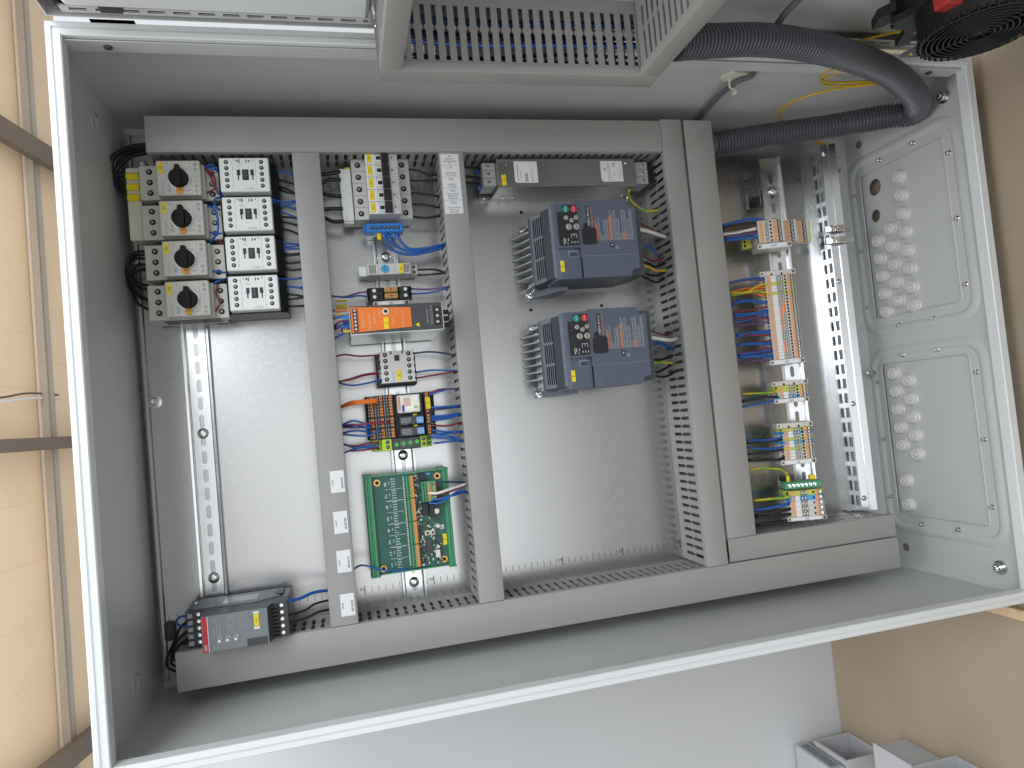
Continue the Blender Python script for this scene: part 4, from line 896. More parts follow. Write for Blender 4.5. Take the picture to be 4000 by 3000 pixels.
# ================================================================= small contactor
mc = thing('small_contactor', 'small white contactor with yellow label, between the power supply and the relays', 'contactor', (70, -3, 0))
MB().box(40, 97, -29, 19, 4, 32, 1.5).build('base', BLACKP, mc)
wv = []
for k in range(11): wv.append((46+(.9 if k % 2 else -.5), 20-k*4.48))
wr = [(93.4-(.9 if k % 2 else -.5), 20-k*4.48) for k in range(11)][::-1]
MB().prism(wv+wr, 32.1, 50, 'z').build('front_cover', PALE, mc)
for k in range(5): recessed(mc, (53, 15.2-k*8.7), 3.2, 50); recessed(mc, (86, 15.2-k*8.7), 3.2, 50)
MB().box(66, 73, 5.6, 14, 50.05, 50.4).build('actuator_window', BLACKP, mc); MB().box(60.5, 62.5, 15.5, 20.1, 50.05, 50.3).build('notch', BLACKP, mc); MB().box(76.5, 78.5, 15.5, 20.1, 50.05, 50.3).build('notch', BLACKP, mc)
yellow_tag(mc, 67.2, 73.6, -22, -7, 50.05, 'K5', 'u', 3.6)
text('EATON', (63.3, -16, 50), 4.4, GREYINK, mc, 'lettering', 'y', width=13)
for k, (y) in enumerate((-7, -12, -16)): MB().box(43.6, 46.8, y-1.6, y+1.6, 34, 40).build('ferrule', GREYINK, mc)
# ================================================================= relays and timer
def relay_base(t, y0, y1, rows):
    MB().prism([(20.6, 10), (20.6, 34), (24, 38), (33, 38), (33, 44), (46, 44), (46, 49), (59, 49), (61, 40), (101, 40), (103, 46), (112, 46), (114, 40), (119, 30), (119, 8), (90, 3), (50, 3)], y0+.2, y1-.2, 'y').build('socket', BLACKP, t)
    st = (y1-y0-2)/rows
    for x, z in ((29, 38), (42, 44), (55, 49), (106.5, 46)):
        for k in range(rows):
            for s in (0, 2.1): MB().box(x+s-1.6, x+s+.1, y0+1+k*st+.5, y0+1+(k+1)*st-.5, z+.05, z+1.1, .2).build('release_lever', ORANGEB, t)
    for x, z in ((24.8, 38), (37.5, 44), (50.2, 49)):
        for k in range(rows):
            MB().box(x-.8, x+.7, y0+1+k*st+1, y0+1+(k+1)*st-1, z+.03, z+.2).build('wire_port', GREYINK, t)
    for x, z in ((33.2, 44.02), (46.2, 49.02)): MB().box(x, x+.8, y0+.8, y1-.8, z, z+.25).build('marking_edge', GREYINK, t)
ry = thing('relay', 'large plug-in relay with clear cover, top of the relay group', 'relay', (70, -56, 0)); relay_base(ry, -72, -41, 7)
MB().box(63.5, 95.5, -69, -44, 40.1, 62, 1.5).build('clear_cover', CLEARP, ry)
MB().box(64.5, 68, -66, -46, 62.03, 62.15).build('cover_label', mat('faded_red', (.6, .25, .16), .5), ry); MB().box(69.5, 73, -67.5, -58, 62.03, 62.3).build('test_lever', mat('lever_blue', (.02, .08, .45), .4), ry); MB().box(86, 91.5, -63.5, -60, 62.03, 62.25).build('flag', mat('pale_green', (.30, .55, .32), .4), ry); MB().box(84, 92, -52, -46, 62.03, 62.15).build('coil_reflex', WHITEP, ry)
MB().box(72, 82, -60, -48, 62.03, 62.1).build('contact_view', mat('copper_tint', (.62, .45, .36), .4), ry)
yellow_tag(ry, 104.2, 111.4, -66, -49.5, 47.2, 'K7', 'u', 3.6)
RL = 'slim black relays with blue striped coils'
def slim(y0, y1, label):
    t = thing('slim_relay', label, 'relay', (70, (y0+y1)/2, 0), RL); relay_base(t, y0, y1, 3)
    MB().box(65, 99, y0+1.4, y1-1.8, 40.1, 58, 1).build('relay_body', DARKP, t)
    MB().box(88.4, 98.4, y0+2.6, y1-4, 58.05, 58.5).build('coil_window', mat('coil_blue', (.03, .26, .62), .35), t)
    for k in range(4): MB().box(90+k*2.2, 90.6+k*2.2, y0+3, y1-4.4, 58.55, 58.75).build('coil_stripe', WHITEINK, t)
    MB().box(88.6, 89.6, (y0+y1)/2-1, (y0+y1)/2+.4, 58.55, 58.8).build('lamp', ORANGEB, t)
    print_rows(67, 81, y0+4, y1-4, 58.05, 4, MATS['grey_print'], t, 'x', .45, (3, 9)); print_rows(70, 82, y0+2, y0+3.4, 58.05, 1, MATS['grey_print'], t, 'x', .5, (1, 2))
    MB().box(84, 89.5, y1-1.6, y1+.4, 56, 60, .4).build('retainer', mat('retainer_yellow', (.5, .45, .03), .45), t)
    return t
slim(-87.4, -72, 'slim black relay with blue striped coil, next to the large clear relay'); slim(-102.8, -87.4, 'slim black relay with blue striped coil, next to the lime green timer')
tm = thing('timer_relay', 'timer relay with lime green terminals and four green dials', 'timer relay', (68, -111, 0))
MB().box(52.6, 92, -120, -103.2, 4, 50, 1).build('housing', DARKP, tm)
for a, c, z in ((25.8, 38.8, 36), (39, 52.4, 48), (92.2, 101, 48), (101.2, 110.4, 36)): MB().box(a, c, -119.8, -103.4, 8, z, .8).build('terminal_block', LIME, tm)
for x, z in ((46.5, 48), (97, 48), (106, 36), (34, 36)):
    for y in (-107.6, -114.6): recessed(tm, (x, y), 2.8, z)
for k in range(4):
    x, y = 59+k*9.6, -112.4+k*.6
    MB().lathe((x, y, 50), [(2.9, 0), (2.8, 1.4), (2.2, 1.8)], 'z', 14).build('dial', mat('dial_green', (.10, .55, .10), .4), tm, smooth=30); MB().box(x-1.6, x+1.6, y-.3, y+.3, 51.82, 52).build('dial_slot', INK, tm)
    for a in range(0, 360, 45):
        if (a+k) % 3: MB().box(x+4.4*math.cos(math.radians(a))-.35, x+4.4*math.cos(math.radians(a))+.35, y+4.6*math.sin(math.radians(a))-.35, y+4.6*math.sin(math.radians(a))+.35, 50.03, 50.15).build('dial_mark', WHITEINK, tm)
for k in range(2): MB().box(30.5, 36.5, -109-k*6.4, -106-k*6.4, 36.4, 39).build('ferrule', GREYINK, tm)
# ================================================================= circuit board carrier
cb_ = thing('circuit_board', 'green interface circuit board in a green rail carrier', 'circuit board', (69, -222, 0))
MB().box(12, 126.6, -289, -156, 36, 38).build('board', PCB, cb_)
for x0, x1, e in ((9.6, 21, 1), (119.4, 128.4, 0)):
    MB().prism([(x0, 10), (x0, 40), (x0+1.6, 44), (x0+3.6, 44), (x0+4.6, 41.5), (x0+6.4, 41.5), (x0+7.2, 44), (x1-1, 44), (x1, 40), (x1, 10)], -291, -154.6, 'y').build('carrier_rail', GREENP, cb_)
    for yy in (-293.4, -154.4): MB().box(x0-1, x1+1, yy, yy+2.2, 10, 45, .6).build('carrier_end', GREENP, cb_)
MB().box(21.2, 119.2, -154.6, -152.8, 30, 42).build('carrier_edge', GREENP, cb_); MB().box(21.2, 119.2, -292.4, -290.4, 26, 37).build('carrier_edge', GREENP, cb_)
MB().box(20, 119, -288, -158, 8, 12).build('carrier_base', GREENP, cb_)
for x, y in ((27.5, -163.5), (113, -163), (112.6, -282), (26.6, -283.5)):
    MB().lathe((x, y, 38), [(4.6, .05), (4.6, .3), (3, .3)], 'z', 20).build('mounting_pad', GOLD, cb_); MB().cyl((x, y, 38.36), 2.7, .1).build('mounting_hole', HOLE, cb_)
for k in range(8):
    yy = -164.8-k*16.2
    text(str(8-k), (38.5, yy-2, 38), 8, mat('silkscreen', (.68, .72, .69), .6), cb_, 'lettering', 'u')
    SK = MATS['silkscreen']
    for j in range(4): print_rows(47, 53, yy+3.5-j*3.6, yy+5.5-j*3.6, 38.05, 1, SK, cb_, 'x', .6, (1, 2.5), 'silkscreen')
    MB().box(43.4, 44, yy-3, yy+1, 38.05, 38.2).build('silkscreen_mark', SK, cb_)
    if k < 7: MB().box(38, 62, yy-9.4-(.7 if k % 2 else .4), yy-9.4, 38.05, 38.2).build('silkscreen_line', SK, cb_)
for k in range(40): MB().box(63.4, 65.4, -160.5-k*3.16, -158.7-k*3.16, 38.05, 39.6).build('test_pin', CREAM, cb_)
for g_ in range(4):
    ya = -157.6-g_*32.2; t_ = MB().box(67, 78, ya-31.4, ya, 38.05, 49, .5).build('terminal_header', GREENP, cb_)
    for k in range(9):
        y = ya-2-k*3.4
        MB().box(69, 71, y-1.1, y+1.1, 49.03, 49.2).build('wire_port', HOLE, t_)
        MB().box(73, 77.4, y-1.45, y+1.45, 49.03, 50.2, .2).build('release_lever', ORANGEB, t_)
cn = MB().box(88, 108, -196.6, -168, 38.05, 54, .6).build('plug_connector', GREENP, cb_)
for k in range(8):
    y = -171-k*3.3
    MB().box(89.6, 91.6, y-1.1, y+1.1, 54.03, 54.2).build('wire_port', HOLE, cn); MB().box(93.2, 94.8, y-1.1, y+1.1, 54.03, 54.2).build('wire_port', HOLE, cn)
    MB().box(96.4, 99.4, y-1.3, y+1.3, 54.03, 55, .2).build('release_lever', ORANGEB, cn); MB().box(105, 107.6, y-1.3, y+1.3, 54.03, 55, .2).build('release_lever', ORANGEB, cn)
R_ = random.Random(3); BROWNC = mat('component_brown', (.10, .065, .03), .5)
chips = [(86, 94, -157, -167, 7), (87, 96, -199, -216, 4), (97, 104, -202, -220, 9), (104, 110, -199, -206, 9), (88, 97, -250, -268, 3), (104, 112, -248, -258, 4), (100, 107, -266, -277, 8), (97, 103, -157, -160, 3)]
for i, (a, c, e, d_, h) in enumerate(chips): MB().box(a, c, d_, e, 38.05, 38+h, .4).build('component', [BLACKP, BLACKP, BLACKP, BLACKP, DARKP, DARKP, ALU, SKYB][i], cb_)
for x, y, r in ((107, -212, 4), (107, -233, 2.8), (105, -262, 2.2)): MB().lathe((x, y, 38), [(r, .05), (r, 8), (r*.8, 8.5)], 'z', 14).build('capacitor', CREAM, cb_, smooth=30)
for x in (88, 95.6): MB().box(x, x+7, -245, -238, 38.05, 43, .8).build('rotary_switch', CREAM, cb_); MB().cyl((x+3.5, -241.5, 43.05), 2, .4).build('switch_rotor', DARKP, cb_)
for i in range(270):
    x = R_.choice([R_.uniform(78.6, 86), R_.uniform(78.6, 86), R_.uniform(86, 111)]); y = R_.uniform(-286, -160) if x < 86 else R_.uniform(-286, -221); a, c = R_.uniform(.5, 1.3), R_.uniform(.5, 1.5)
    MB().box(x-a, x+a, y-c, y+c, 38.05, 38.4+R_.uniform(.2, 1.2)).build('chip_part', R_.choice([BLACKP, CREAM, BROWNC, ALU, DARKP, BLACKP, BROWNC]), cb_)
MB().box(110, 116, -239, -233, 38.05, 38.3).build('serial_sticker', PAPER, cb_); print_rows(111, 115, -238, -234, 38.35, 3, INK, cb_, 'y', .5, (.6, 1.5))
yellow_tag(cb_, 112.6, 118.6, -262, -246, 39, 'K5', 'u', 3.4)
# ================================================================= soft starter
ss = thing('soft_starter', 'dark grey soft starter with red stripe, partly over the longest duct', 'soft starter', (-160, -318, 0))
MB().box(-228, -100, -338, -296, 8, 60, 1.5).build('base', MIDGREY, ss)
MB().prism([(-222, 60.1), (-222, 70), (-203, 74), (-200, 110), (-123, 110), (-117, 92), (-100, 90), (-100, 60.1)], -340, -295.4, 'y').build('body', DARKP, ss)
MB().box(-199.4, -123, -339.7, -295.6, 110.1, 112, .6).build('front_cover', MIDGREY, ss)
MB().box(-198, -192.6, -339.2, -296.2, 112.05, 112.6).build('red_stripe', REDP, ss); MB().box(-192.4, -191.6, -339.2, -296.2, 112.05, 112.4).build('white_edge', WHITEINK, ss)
text('ABB', (-195.3, -333.5, 112.6), 4.2, WHITEINK, ss, 'lettering', 'y')
yellow_tag(ss, -138.5, -132.5, -316.5, -301, 112.05, 'A10', 'y', 3.6); MB().box(-139, -132, -319.6, -317, 112.05, 112.5).build('tag_carrier', PAPER, ss); MB().box(-139, -132, -300.6, -298.4, 112.05, 112.5).build('tag_carrier', PAPER, ss)
for a in ((-187, -179, -305, -298), (-170, -162, -305, -298), (-187, -177, -321, -308), (-170, -163, -316, -308)): print_rows(*a, 112.05, 3, MATS['grey_print'], ss, 'y', .35, (1, 3))
for k in range(3):
    x, y = -180+k*9.5, -328.5
    MB().lathe((x, y, 112), [(2.4, 0), (2.2, .8), (1.6, 1)], 'z', 12).build('setting_dial', ALU, ss, smooth=30); print_rows(x-2, x+4, y+3, y+7, 112.05, 2, WHITEINK, ss, 'y', .3, (.6, 1.4))
print_rows(-188, -180, -337, -331, 112.05, 2, MATS['grey_print'], ss, 'y', .35, (1, 3))
MB().box(-148, -124, -339, -330, 112.05, 112.6, .2).build('cover_flap', DARKP, ss); MB().box(-123.4, -122.4, -339.9, -295.5, 100, 113).build('cover_edge', INVG, ss)
for k in range(9): MB().box(-121.6, -111, -338.5+k*4.7, -336+k*4.7, 92.5, 97, .3).build('cooling_rib', BLACKP, ss)
for k in range(5):
    screw(ss, (-209, -300-k*8.6, 73.2), 2.7, 1.4, CHROME); screw(ss, (-107, -300-k*8.6, 91), 2.7, 1.4, CHROME)
for k in range(5): MB().box(-223, -217, -304+(-k)*8.6, -299-k*8.6, 70.1, 71.2).build('terminal_mark', MATS['grey_print'], ss)
MB().prism([(-226, 14), (-224, 58), (-216, 66), (-140, 74), (-112, 58), (-112, 14)], -295.3, -293.8, 'y').build('side_plate', INVG, ss)
MB().box(-182, -140, -293.7, -293.4, 30, 62).build('rating_plate', mat('rating_plate', (.5, .48, .47), .4, .3), ss)
MB().lathe((-219, -293.7, 36), [(3.4, 0), (3.2, 1.4), (2, 1.8)], 'y', 14).build('side_screw', STEEL, ss, smooth=30); MB().box(-118, -108, -302, -293, 20, 52, .6).build('rail_clip', BLACKP, ss)
# ================================================================= line filter
fi = thing('line_filter', 'steel line filter box with two white stickers, against the long duct', 'line filter', (350, 271, 0))
FS = mat('filter_steel', (.46, .45, .43), .33, 1, var=.05, nscale=40, stretch=(8, 1, 1))
MB().box(239.3, 460.2, 249.6, 293.4, 1, 60, .7).build('case', FS, fi); MB().box(222, 478, 247.4, 293, .2, 1.6).build('flange', FS, fi)
for x0, x1 in ((218.5, 239), (460.5, 485.3)):
    for k in range(3): MB().box(x0, x1, 256+k*11.7, 267.4+k*11.7, 14, 50, .6).build('terminal', mat('filter_terminal', (.42, .42, .41), .45), fi); screw(fi, ((x0+x1)/2+(-1 if x0 < 300 else 4), 261.7+k*11.7, 50), 2.8, .8)
for k in range(3): MB().box(213.5, 218.3, 259+k*11.7, 264+k*11.7, 26, 36, .8).build('blue_insulator', BLUEP, fi)
for x in (253.5, 445): screw(fi, (x, 285.6, 60), 2.3, 1.2, CHROME)
yellow_tag(fi, 244.6, 251.6, 252.6, 269, 60.05, 'Z710', 'u', 2.8)
for x0, x1 in ((265, 301.5), (402.5, 438.5)): MB().prism([(x0, 289), (x0+36, 288.8), (x0+36, 256.6), (x0+3, 256.6), (x0, 259.6)], 60.03, 60.15, 'z').build('sticker', PAPER, fi)
print_rows(268, 272, 260, 284, 60.2, 1, INK, fi, 'y', .2, (1, 4)); print_rows(273, 276, 264, 282, 60.2, 1, INK, fi, 'y', .3, (1, 2)); print_rows(281, 286, 258, 271, 60.2, 2, INK, fi, 'y', .5, (2, 5)); print_rows(290, 295, 258, 278, 60.2, 3, GREYINK, fi, 'y', .3, (2, 5))
print_rows(413, 419, 259, 286, 60.2, 3, GREYINK, fi, 'y', .3, (2, 6)); print_rows(429, 436, 262, 286, 60.2, 3, GREYINK, fi, 'y', .25, (1, 4))
text('CE', (424.5, 282.5, 60.15), 5.5, INK, fi, 'lettering', 'y'); text('c', (424, 273, 60.15), 4.5, INK, fi, 'lettering', 'y'); text('UL', (424.5, 268.5, 60.15), 4.5, INK, fi, 'lettering', 'y'); MB().prism([(410.5, 279), (410.5, 273.5), (405.8, 276.2)], 60.2, 60.3, 'z').build('warning_mark', GREYINK, fi)
for x in (228, 471): screw(fi, (x, 250.8, 1.6), 4.2, 3.4, CHROME)
for x, y in ((255, 249.2), (270, 249.2), (452, 249.2)): MB().lathe((x, y, 16), [(2.2, 0), (2, -1.4)], 'y', 10).build('case_rivet', STEEL, fi)
# ================================================================= inverters
IG = 'blue grey frequency inverters'
iv = thing('frequency_inverter', 'blue grey frequency inverter next to the line filter', 'inverter', (355, 152, 0), IG)
# heat sink and feet
MB().box(292, 425, 101, 203, .3, 14, .6).build('base_plate', ALU, iv)
for k in range(9): MB().prism([(266 if k not in (0, 8) else 284, 4), (300, 4), (300, 52), (283, 52)], 106+k*11.2, 108+k*11.2, 'y').build('cooling_fin', FINM, iv)
for y0, y1 in ((91.4, 101), (193, 206.4)):
    MB().prism([(280, .3), (280, 3), (292, 6), (316, 62), (330, 62), (330, .3)], y0, y1, 'y').build('mounting_foot', INVG, iv); MB().lathe((287, y0+5 if y0 < 100 else y1-7.5, 3.2), [(6.2, 0), (6.2, 2.2), (5, 5), (3, 5.4), (1.4, 3)], 'z', 16).build('foot_screw', CHROME, iv, smooth=30)
MB().prism([(281, 50), (281, 60), (296, 108), (333, 112), (436, 106), (436, 50), (420, 14.2), (300, 14.2)], 101.2, 202.6, 'y').build('chassis', mat('chassis_dark', (.07, .076, .092), .5), iv)
out = [(298, 204.5), (333, 206.5), (407, 206.5), (411, 197), (421, 196.5), (420.5, 107.4), (410.5, 106), (406.5, 96.6), (299, 96.6)]
MB().prism([(333.4, 207), (407.3, 206.7), (411.3, 197), (421.3, 196.5), (420.6, 107.4), (410.5, 106), (406.5, 96.6), (333.4, 96.6)], 60, 125, 'z').build('front_cover', INVB, iv)
MB().prism([(298, 64), (298, 116), (302, 121), (333, 121), (333, 64)], 96.8, 204.6, 'y').build('upper_cover', INVB, iv)
MB().prism([(281.2, 61), (296.4, 109), (298.4, 116.5), (299.2, 116.2), (297.4, 108), (282.4, 60.6)], 101.4, 202.4, 'y').build('vent_face', INVG, iv)
sl = (109-61)/(296.4-281.2)
for grp in range(3):
    for k in range(5):
        t0 = .14+.1*k; xa = 281.2+15.2*t0; za = 61+48*t0; yb_ = 196-grp*31; 
        MB().prism([(xa-.5, za+.1), (xa+.2, za+2.3), (xa+.8, za+2.1), (xa+.2, za-.1)], yb_-27, yb_, 'y').build('vent_slot', HOLE, iv)
# keypad
MB().prism([(300, 140), (300, 200), (304, 204), (333.4, 204), (333.4, 140)], 121.1, 126, 'z').build('keypad_frame', INVB, iv)
kp = MB().prism([(302, 143), (302, 191), (310, 191), (310, 200.5), (331.6, 200.5), (331.6, 143)], 126.05, 126.8, 'z').build('keypad', BLACKP, iv)
def key(x, y, r, material, s, nm='key'):
    MB().lathe((x, y, 126.8), [(r, 0), (r, .5), (r*.85, .9)], 'z', 16).build(nm, material, kp, smooth=30)
    if s: text(s, (x, y, 127.7), r*.62 if len(s) > 1 else r*1.4, WHITEINK if material in (GREENB, REDP) else INK, iv, 'key_lettering', 'y')
KEYS = mat('key_silver', (.42, .38, .34), .4, .3)
key(315.5, 195, 5, GREENB, 'RUN', 'run_key'); key(327.6, 195, 5, REDP, 'STOP', 'stop_key'); key(315, 182.6, 3.3, KEYS, '<'); key(330, 182.6, 3.3, KEYS, '>'); key(323, 178.6, 3.3, KEYS, 'v'); key(318, 169.6, 4.5, KEYS, 'FUNC'); key(329.2, 169.6, 4.5, KEYS, 'PRG')
dsp = mat('display_dark', (.035, .03, .03), .3)
for k in range(4): text('8', (307, 187-k*9, 126.8), 10, dsp, iv, 'display_digit', 'y')
for x0, x1, y0, y1 in ((320, 328.5, 158.5, 159), (320, 320.4, 153, 159), (328, 328.4, 153, 159), (324, 324.4, 155, 159), (308.5, 309.2, 146, 154), (311, 311.7, 147, 153), (315, 315.7, 149, 153)):
    MB().box(x0, x1, y0, y1, 126.85, 127).build('keypad_print', WHITEINK, iv)
for k in range(3): MB().box(320+k*4.2, 320.8+k*4.2, 146, 149, 126.85, 127).build('keypad_print', WHITEINK, iv)
for k in range(2): MB().box(308.5+k*5.2, 309.8+k*5.2, 145, 146.4, 126.85, 127).build('keypad_lamp', WHITEINK, iv)
MB().lathe((329, 139.5, 121.1), [(3.6, 0), (3.4, 2), (2.2, 2.2), (2, .6)], 'z', 14).build('keypad_screw', DARKP, iv, smooth=30)
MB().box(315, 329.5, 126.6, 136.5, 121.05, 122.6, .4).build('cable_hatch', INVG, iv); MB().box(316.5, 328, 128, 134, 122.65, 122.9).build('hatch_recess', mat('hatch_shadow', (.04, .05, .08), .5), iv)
yellow_tag(iv, 302, 307.8, 107, 123, 121.1, 'T100', 'u', 2.8)
# cover details
MB().prism([(337, 146), (337, 165), (340, 167), (341, 174), (346, 174), (347, 168), (357, 167), (358.5, 165), (358.5, 146), (356, 143.8), (339, 143.8)], 125.1, 126.6, 'z').build('terminal_flap', BLACKP, iv)
MB().box(345.6, 351.4, 169.5, 199.5, 125.05, 125.2).build('name_strip', mat('name_dark', (.03, .033, .045), .45), iv); text('Fuji Electric', (348.6, 187.6, 125.2), 3.6, WHITEINK, iv, 'lettering', 'y', width=20); text('F', (348.6, 172.4, 125.2), 6, WHITEINK, iv, 'lettering', 'y'); MB().lathe((348.8, 175.6, 125.22), [(1.6, 0), (1.6, .1), (1, .1), (1, 0)], 'z', 12, cap=False).build('logo_ring', WHITEINK, iv)
text('FRENIC-Ace', (354.2, 184, 125.1), 5.4, ORINK, iv, 'lettering', 'y', width=28)
for i, x in enumerate((360, 365, 370, 375, 383, 388, 393, 398, 403, 408, 413)):
    R2 = random.Random(i); y_end = 193 if i % 3 else 180
    print_rows(x-2.2, x+2.4, 149, y_end, 125.05, 2, WARNINK, iv, 'y', .5, (2, 6), 'warning_text', i)
for x, y0, y1 in ((360.2, 149, 172), (380.2, 149, 183), (400.4, 149, 160)): print_rows(x-2, x+2, y0, y1, 125.07, 1, ORINK, iv, 'y', .75, (8, 14), 'warning_heading', int(x))
MB().lathe((381, 142, 125), [(4, .05), (3.6, .3), (2.6, .1)], 'z', 16).build('cover_screw_recess', mat('hatch_dark', (.03, .036, .055), .5), iv); MB().cyl((381, 142, 125.2), 1.6, .6, 'z', 10).build('cover_screw', STEEL, iv)
MB().box(333.6, 420.6, 127.2, 127.8, 125.02, 125.25).build('cover_ridge', INVG, iv); MB().box(333.2, 333.8, 97, 127, 121, 125.15).build('cover_joint', HOLE, iv)
MB().box(385.5, 391, 136, 141, 125.03, 125.15).build('data_code_patch', INVG, iv)
copy_tree(iv, (355, 152-155.2, 0), 'blue grey frequency inverter over the empty part of the plate', IG)
# ================================================================= terminal strips
def terminal(parent, y0, p, kind, x0=646.5, x1=708.5, z=80, marker=None, holes=None):
    body = {'b': TERM, 'y': TERMY, 'u': SKYB}[kind]
    t = MB().prism([(x0, 46), (x0+.5, 66), (x0+4, 72), (x0+9, z-2), (x0+11, z), (x1-15, z), (x1-13, z-1), (x1-4, z-3), (x1, 72), (x1, 50), (x1-10, 40), (x0+12, 40)], y0+.12, y0+p-.12, 'y').build('terminal_block', body, parent)
    c = y0+p/2; h = p/2-.55
    MB().box(x0+9.5, x0+14.5, c-h, c+h, z+.03, z+.6, .15).build('release_lever', TLEV, t)
    MB().box(x0+4.2, x0+8.4, c-h*.7, c+h*.7, 72, 75.4).build('wire_port', BLACKP, t)
    MB().box(x1-17.5, x1-12.5, c-h, c+h, z+.03, z+.6, .15).build('release_lever', TLEV, t); MB().cyl((x1-21, c, z+.02), min(h, 1.9), .2, 'z', 10).build('test_hole', HOLE, t)
    MB().box(x1-11.5, x1-5, c-h*.8, c+h*.8, z-2, z-.6).build('wire_port', BLACKP, t); MB().cyl((x1-8.6, c, z-.55), h*.75, .3, 'z', 10).build('wire_contact', STEEL, t)
    for k, xx in enumerate((x0+26.5, x0+32.5)):
        o = holes[k] if holes else 'w'
        MB().box(xx, xx+4.6, c-h, c+h, z+.03, z+.12).build('bridge_slot', BLACKP if o == 'w' else ORANGE, t)
        if o == 'w': MB().box(xx+1.2, xx+3.4, c-h*.6, c+h*.6, z+.14, z+.3).build('bridge_contact', WHITEINK, t)
    if marker: MB().box(x0+16.2, x0+24, y0+.25, y0+p-.25, z+.03, z+.5).build('marker', marker, t)
    return t
def strip(label, y_top, kinds, p, txt, name='terminal_strip', eb_top=True, bridges=None, x0=646.5, x1=708.5, eb=(8.4, 8.4)):
    n = len(kinds); ya = y_top-eb[0]; yb_ = ya-n*p
    s = thing(name, label, 'terminal strip', (680, (y_top+yb_)/2, 32), 'terminal strips')
    if eb_top:
        end_bracket(s, x0-2, x1, ya+.2, y_top, 79, None)
        for xx in (x0+17, x0+35): MB().box(xx, xx+3, ya+.4, ya+4, 79.03, 79.3).build('bracket_slot', HOLE, s)
        for xx in (x0+8, x0+47): MB().box(xx, xx+.6, ya+.4, y_top-.2, 79.03, 79.3).build('bracket_line', GREYINK, s)
    for i, k in enumerate(kinds):
        h = ['w', 'w']
        if bridges:
            for col, a, c in bridges:
                if a <= i < c: h[col] = 'o'
        terminal(s, ya-(i+1)*p, p, k, x0, x1, 80, TERMY if k == 'y' else PAPER, h)
    end_bracket(s, x0-1, x1-1, yb_-eb[1], yb_-.2, 79, txt)
    return s
strip('long terminal strip of twenty-six narrow blocks with orange bridges', 104.8, 'bbybbybbbbbbbbbbbbbbbbbbbb', 5.18, 'X4', bridges=[(1, 8, 12), (0, 10, 14), (0, 15, 17), (0, 21, 24)])
strip('short terminal strip of four blocks, two of them green and yellow', -73.4, 'yybu', 5.0, 'X90', eb=(7.5, 7.5))
strip('terminal strip of ten blocks with two blue ones', -140.2, 'yubyubybbb', 5.0, 'X1', eb=(8.5, 8))
xm = strip('terminal strip of five wide blocks at the foot of the rail', -246.4, 'yubbb', 8.3, 'XO', eb_top=False, x0=646, x1=716, eb=(1.5, 6.5))
gb = thing('earth_bar', 'green earth terminal bar with seven bright screws', 'terminal bar', (682, -238, 32))
MB().box(645, 709, -244.2, -233.6, 64, 86, .8).build('housing', GREENP, gb)
for k in range(7): MB().lathe((653+k*7.3, -239, 86), [(3.2, .03), (3.1, .8), (2.4, 1.1), (1, .9)], 'z', 12).build('screw', CHROME, gb, smooth=30)
for x in (644, 709.2): MB().box(x, x+1.2, -243, -235, 62, 82).build('end_web', GREENP, gb)
MB().prism([(650, 40), (650, 63.8), (704, 63.8), (704, 40), (698, 40), (698, 54), (656, 54), (656, 40)], -243, -236, 'y').build('foot', ALU, gb)
MB().cyl((655.5, -233.4, 74), 3.2, 9, 'y', 12).build('yellow_ferrule', YELLOW, gb); MB().box(694, 704, -233.4, -226, 66, 76, 1).build('yellow_clip', YELLOW, gb)
# three-tier strip at the head of the rail
mt = thing('tiered_terminal_strip', 'three-tier terminal strip of six blocks, nearest the corrugated conduit', 'terminal strip', (700, 170, 32), 'terminal strips')
for k in range(6):
    y0 = 150.4+k*6.15; p = 6.15
    t = MB().prism([(647, 46), (647, 72), (651, 80), (696, 80), (697.5, 66), (724, 66), (725.5, 52), (752, 52), (752, 40), (690, 36), (660, 36)], y0+.12, y0+p-.12, 'y').build('terminal_block', TERM, mt)
    c = y0+p/2; h = p/2-.6
    MB().box(652.5, 658, c-h, c+h, 80.03, 80.6, .15).build('release_lever', TLEV, t); MB().box(663, 668, c-h, c+h, 80.03, 80.15).build('bridge_slot', BLACKP, t); MB().box(664.3, 666.8, c-h*.6, c+h*.6, 80.17, 80.3).build('bridge_contact', WHITEINK, t)
    for xx, z in ((672.5, 80), (700.5, 66), (728.5, 52)):
        MB().cyl((xx, c, z+.02), 1.9, .2, 'z', 10).build('test_hole', HOLE, t); MB().box(xx+4, xx+10.5, c-h, c+h, z+.03, z+.6, .15).build('release_lever', TLEV, t); MB().box(xx+12, xx+19, c-h, c+h, z+.03, z+.4).build('wire_port', BLACKP, t); MB().cyl((xx+16, c, z+.42), h*.7, .2, 'z', 10).build('wire_contact', STEEL, t)
    MB().box(752.1, 755, y0+.3, y0+p-.3, 40, 51.8).build('tier_edge', TERMY, t)
    MB().box(648, 651, c-h, c+h, 74, 77).build('wire_port', BLACKP, t)
end_bracket(mt, 646, 707, 140.6, 149.6, 80, '1X99'); 
MB().box(628, 646, 150, 166, 40, 52, .6).build('lower_tier', TERMY, mt); MB().box(646.5, 664, 140.8, 150, 44, 56, .6).build('lower_tier', TERM, mt); MB().box(636, 640, 152, 164, 52.05, 52.6).build('release_lever', TLEV, mt)
for k in range(2): MB().cyl((632.5, 154.5+k*7, 52.05), 2.4, .3).build('test_hole', HOLE, mt)
for o_ in [o for o in COL.objects if o.parent is None and o.name.split('.')[0] in ('terminal_strip', 'tiered_terminal_strip', 'earth_bar')]: tilt(o_, k=.88)
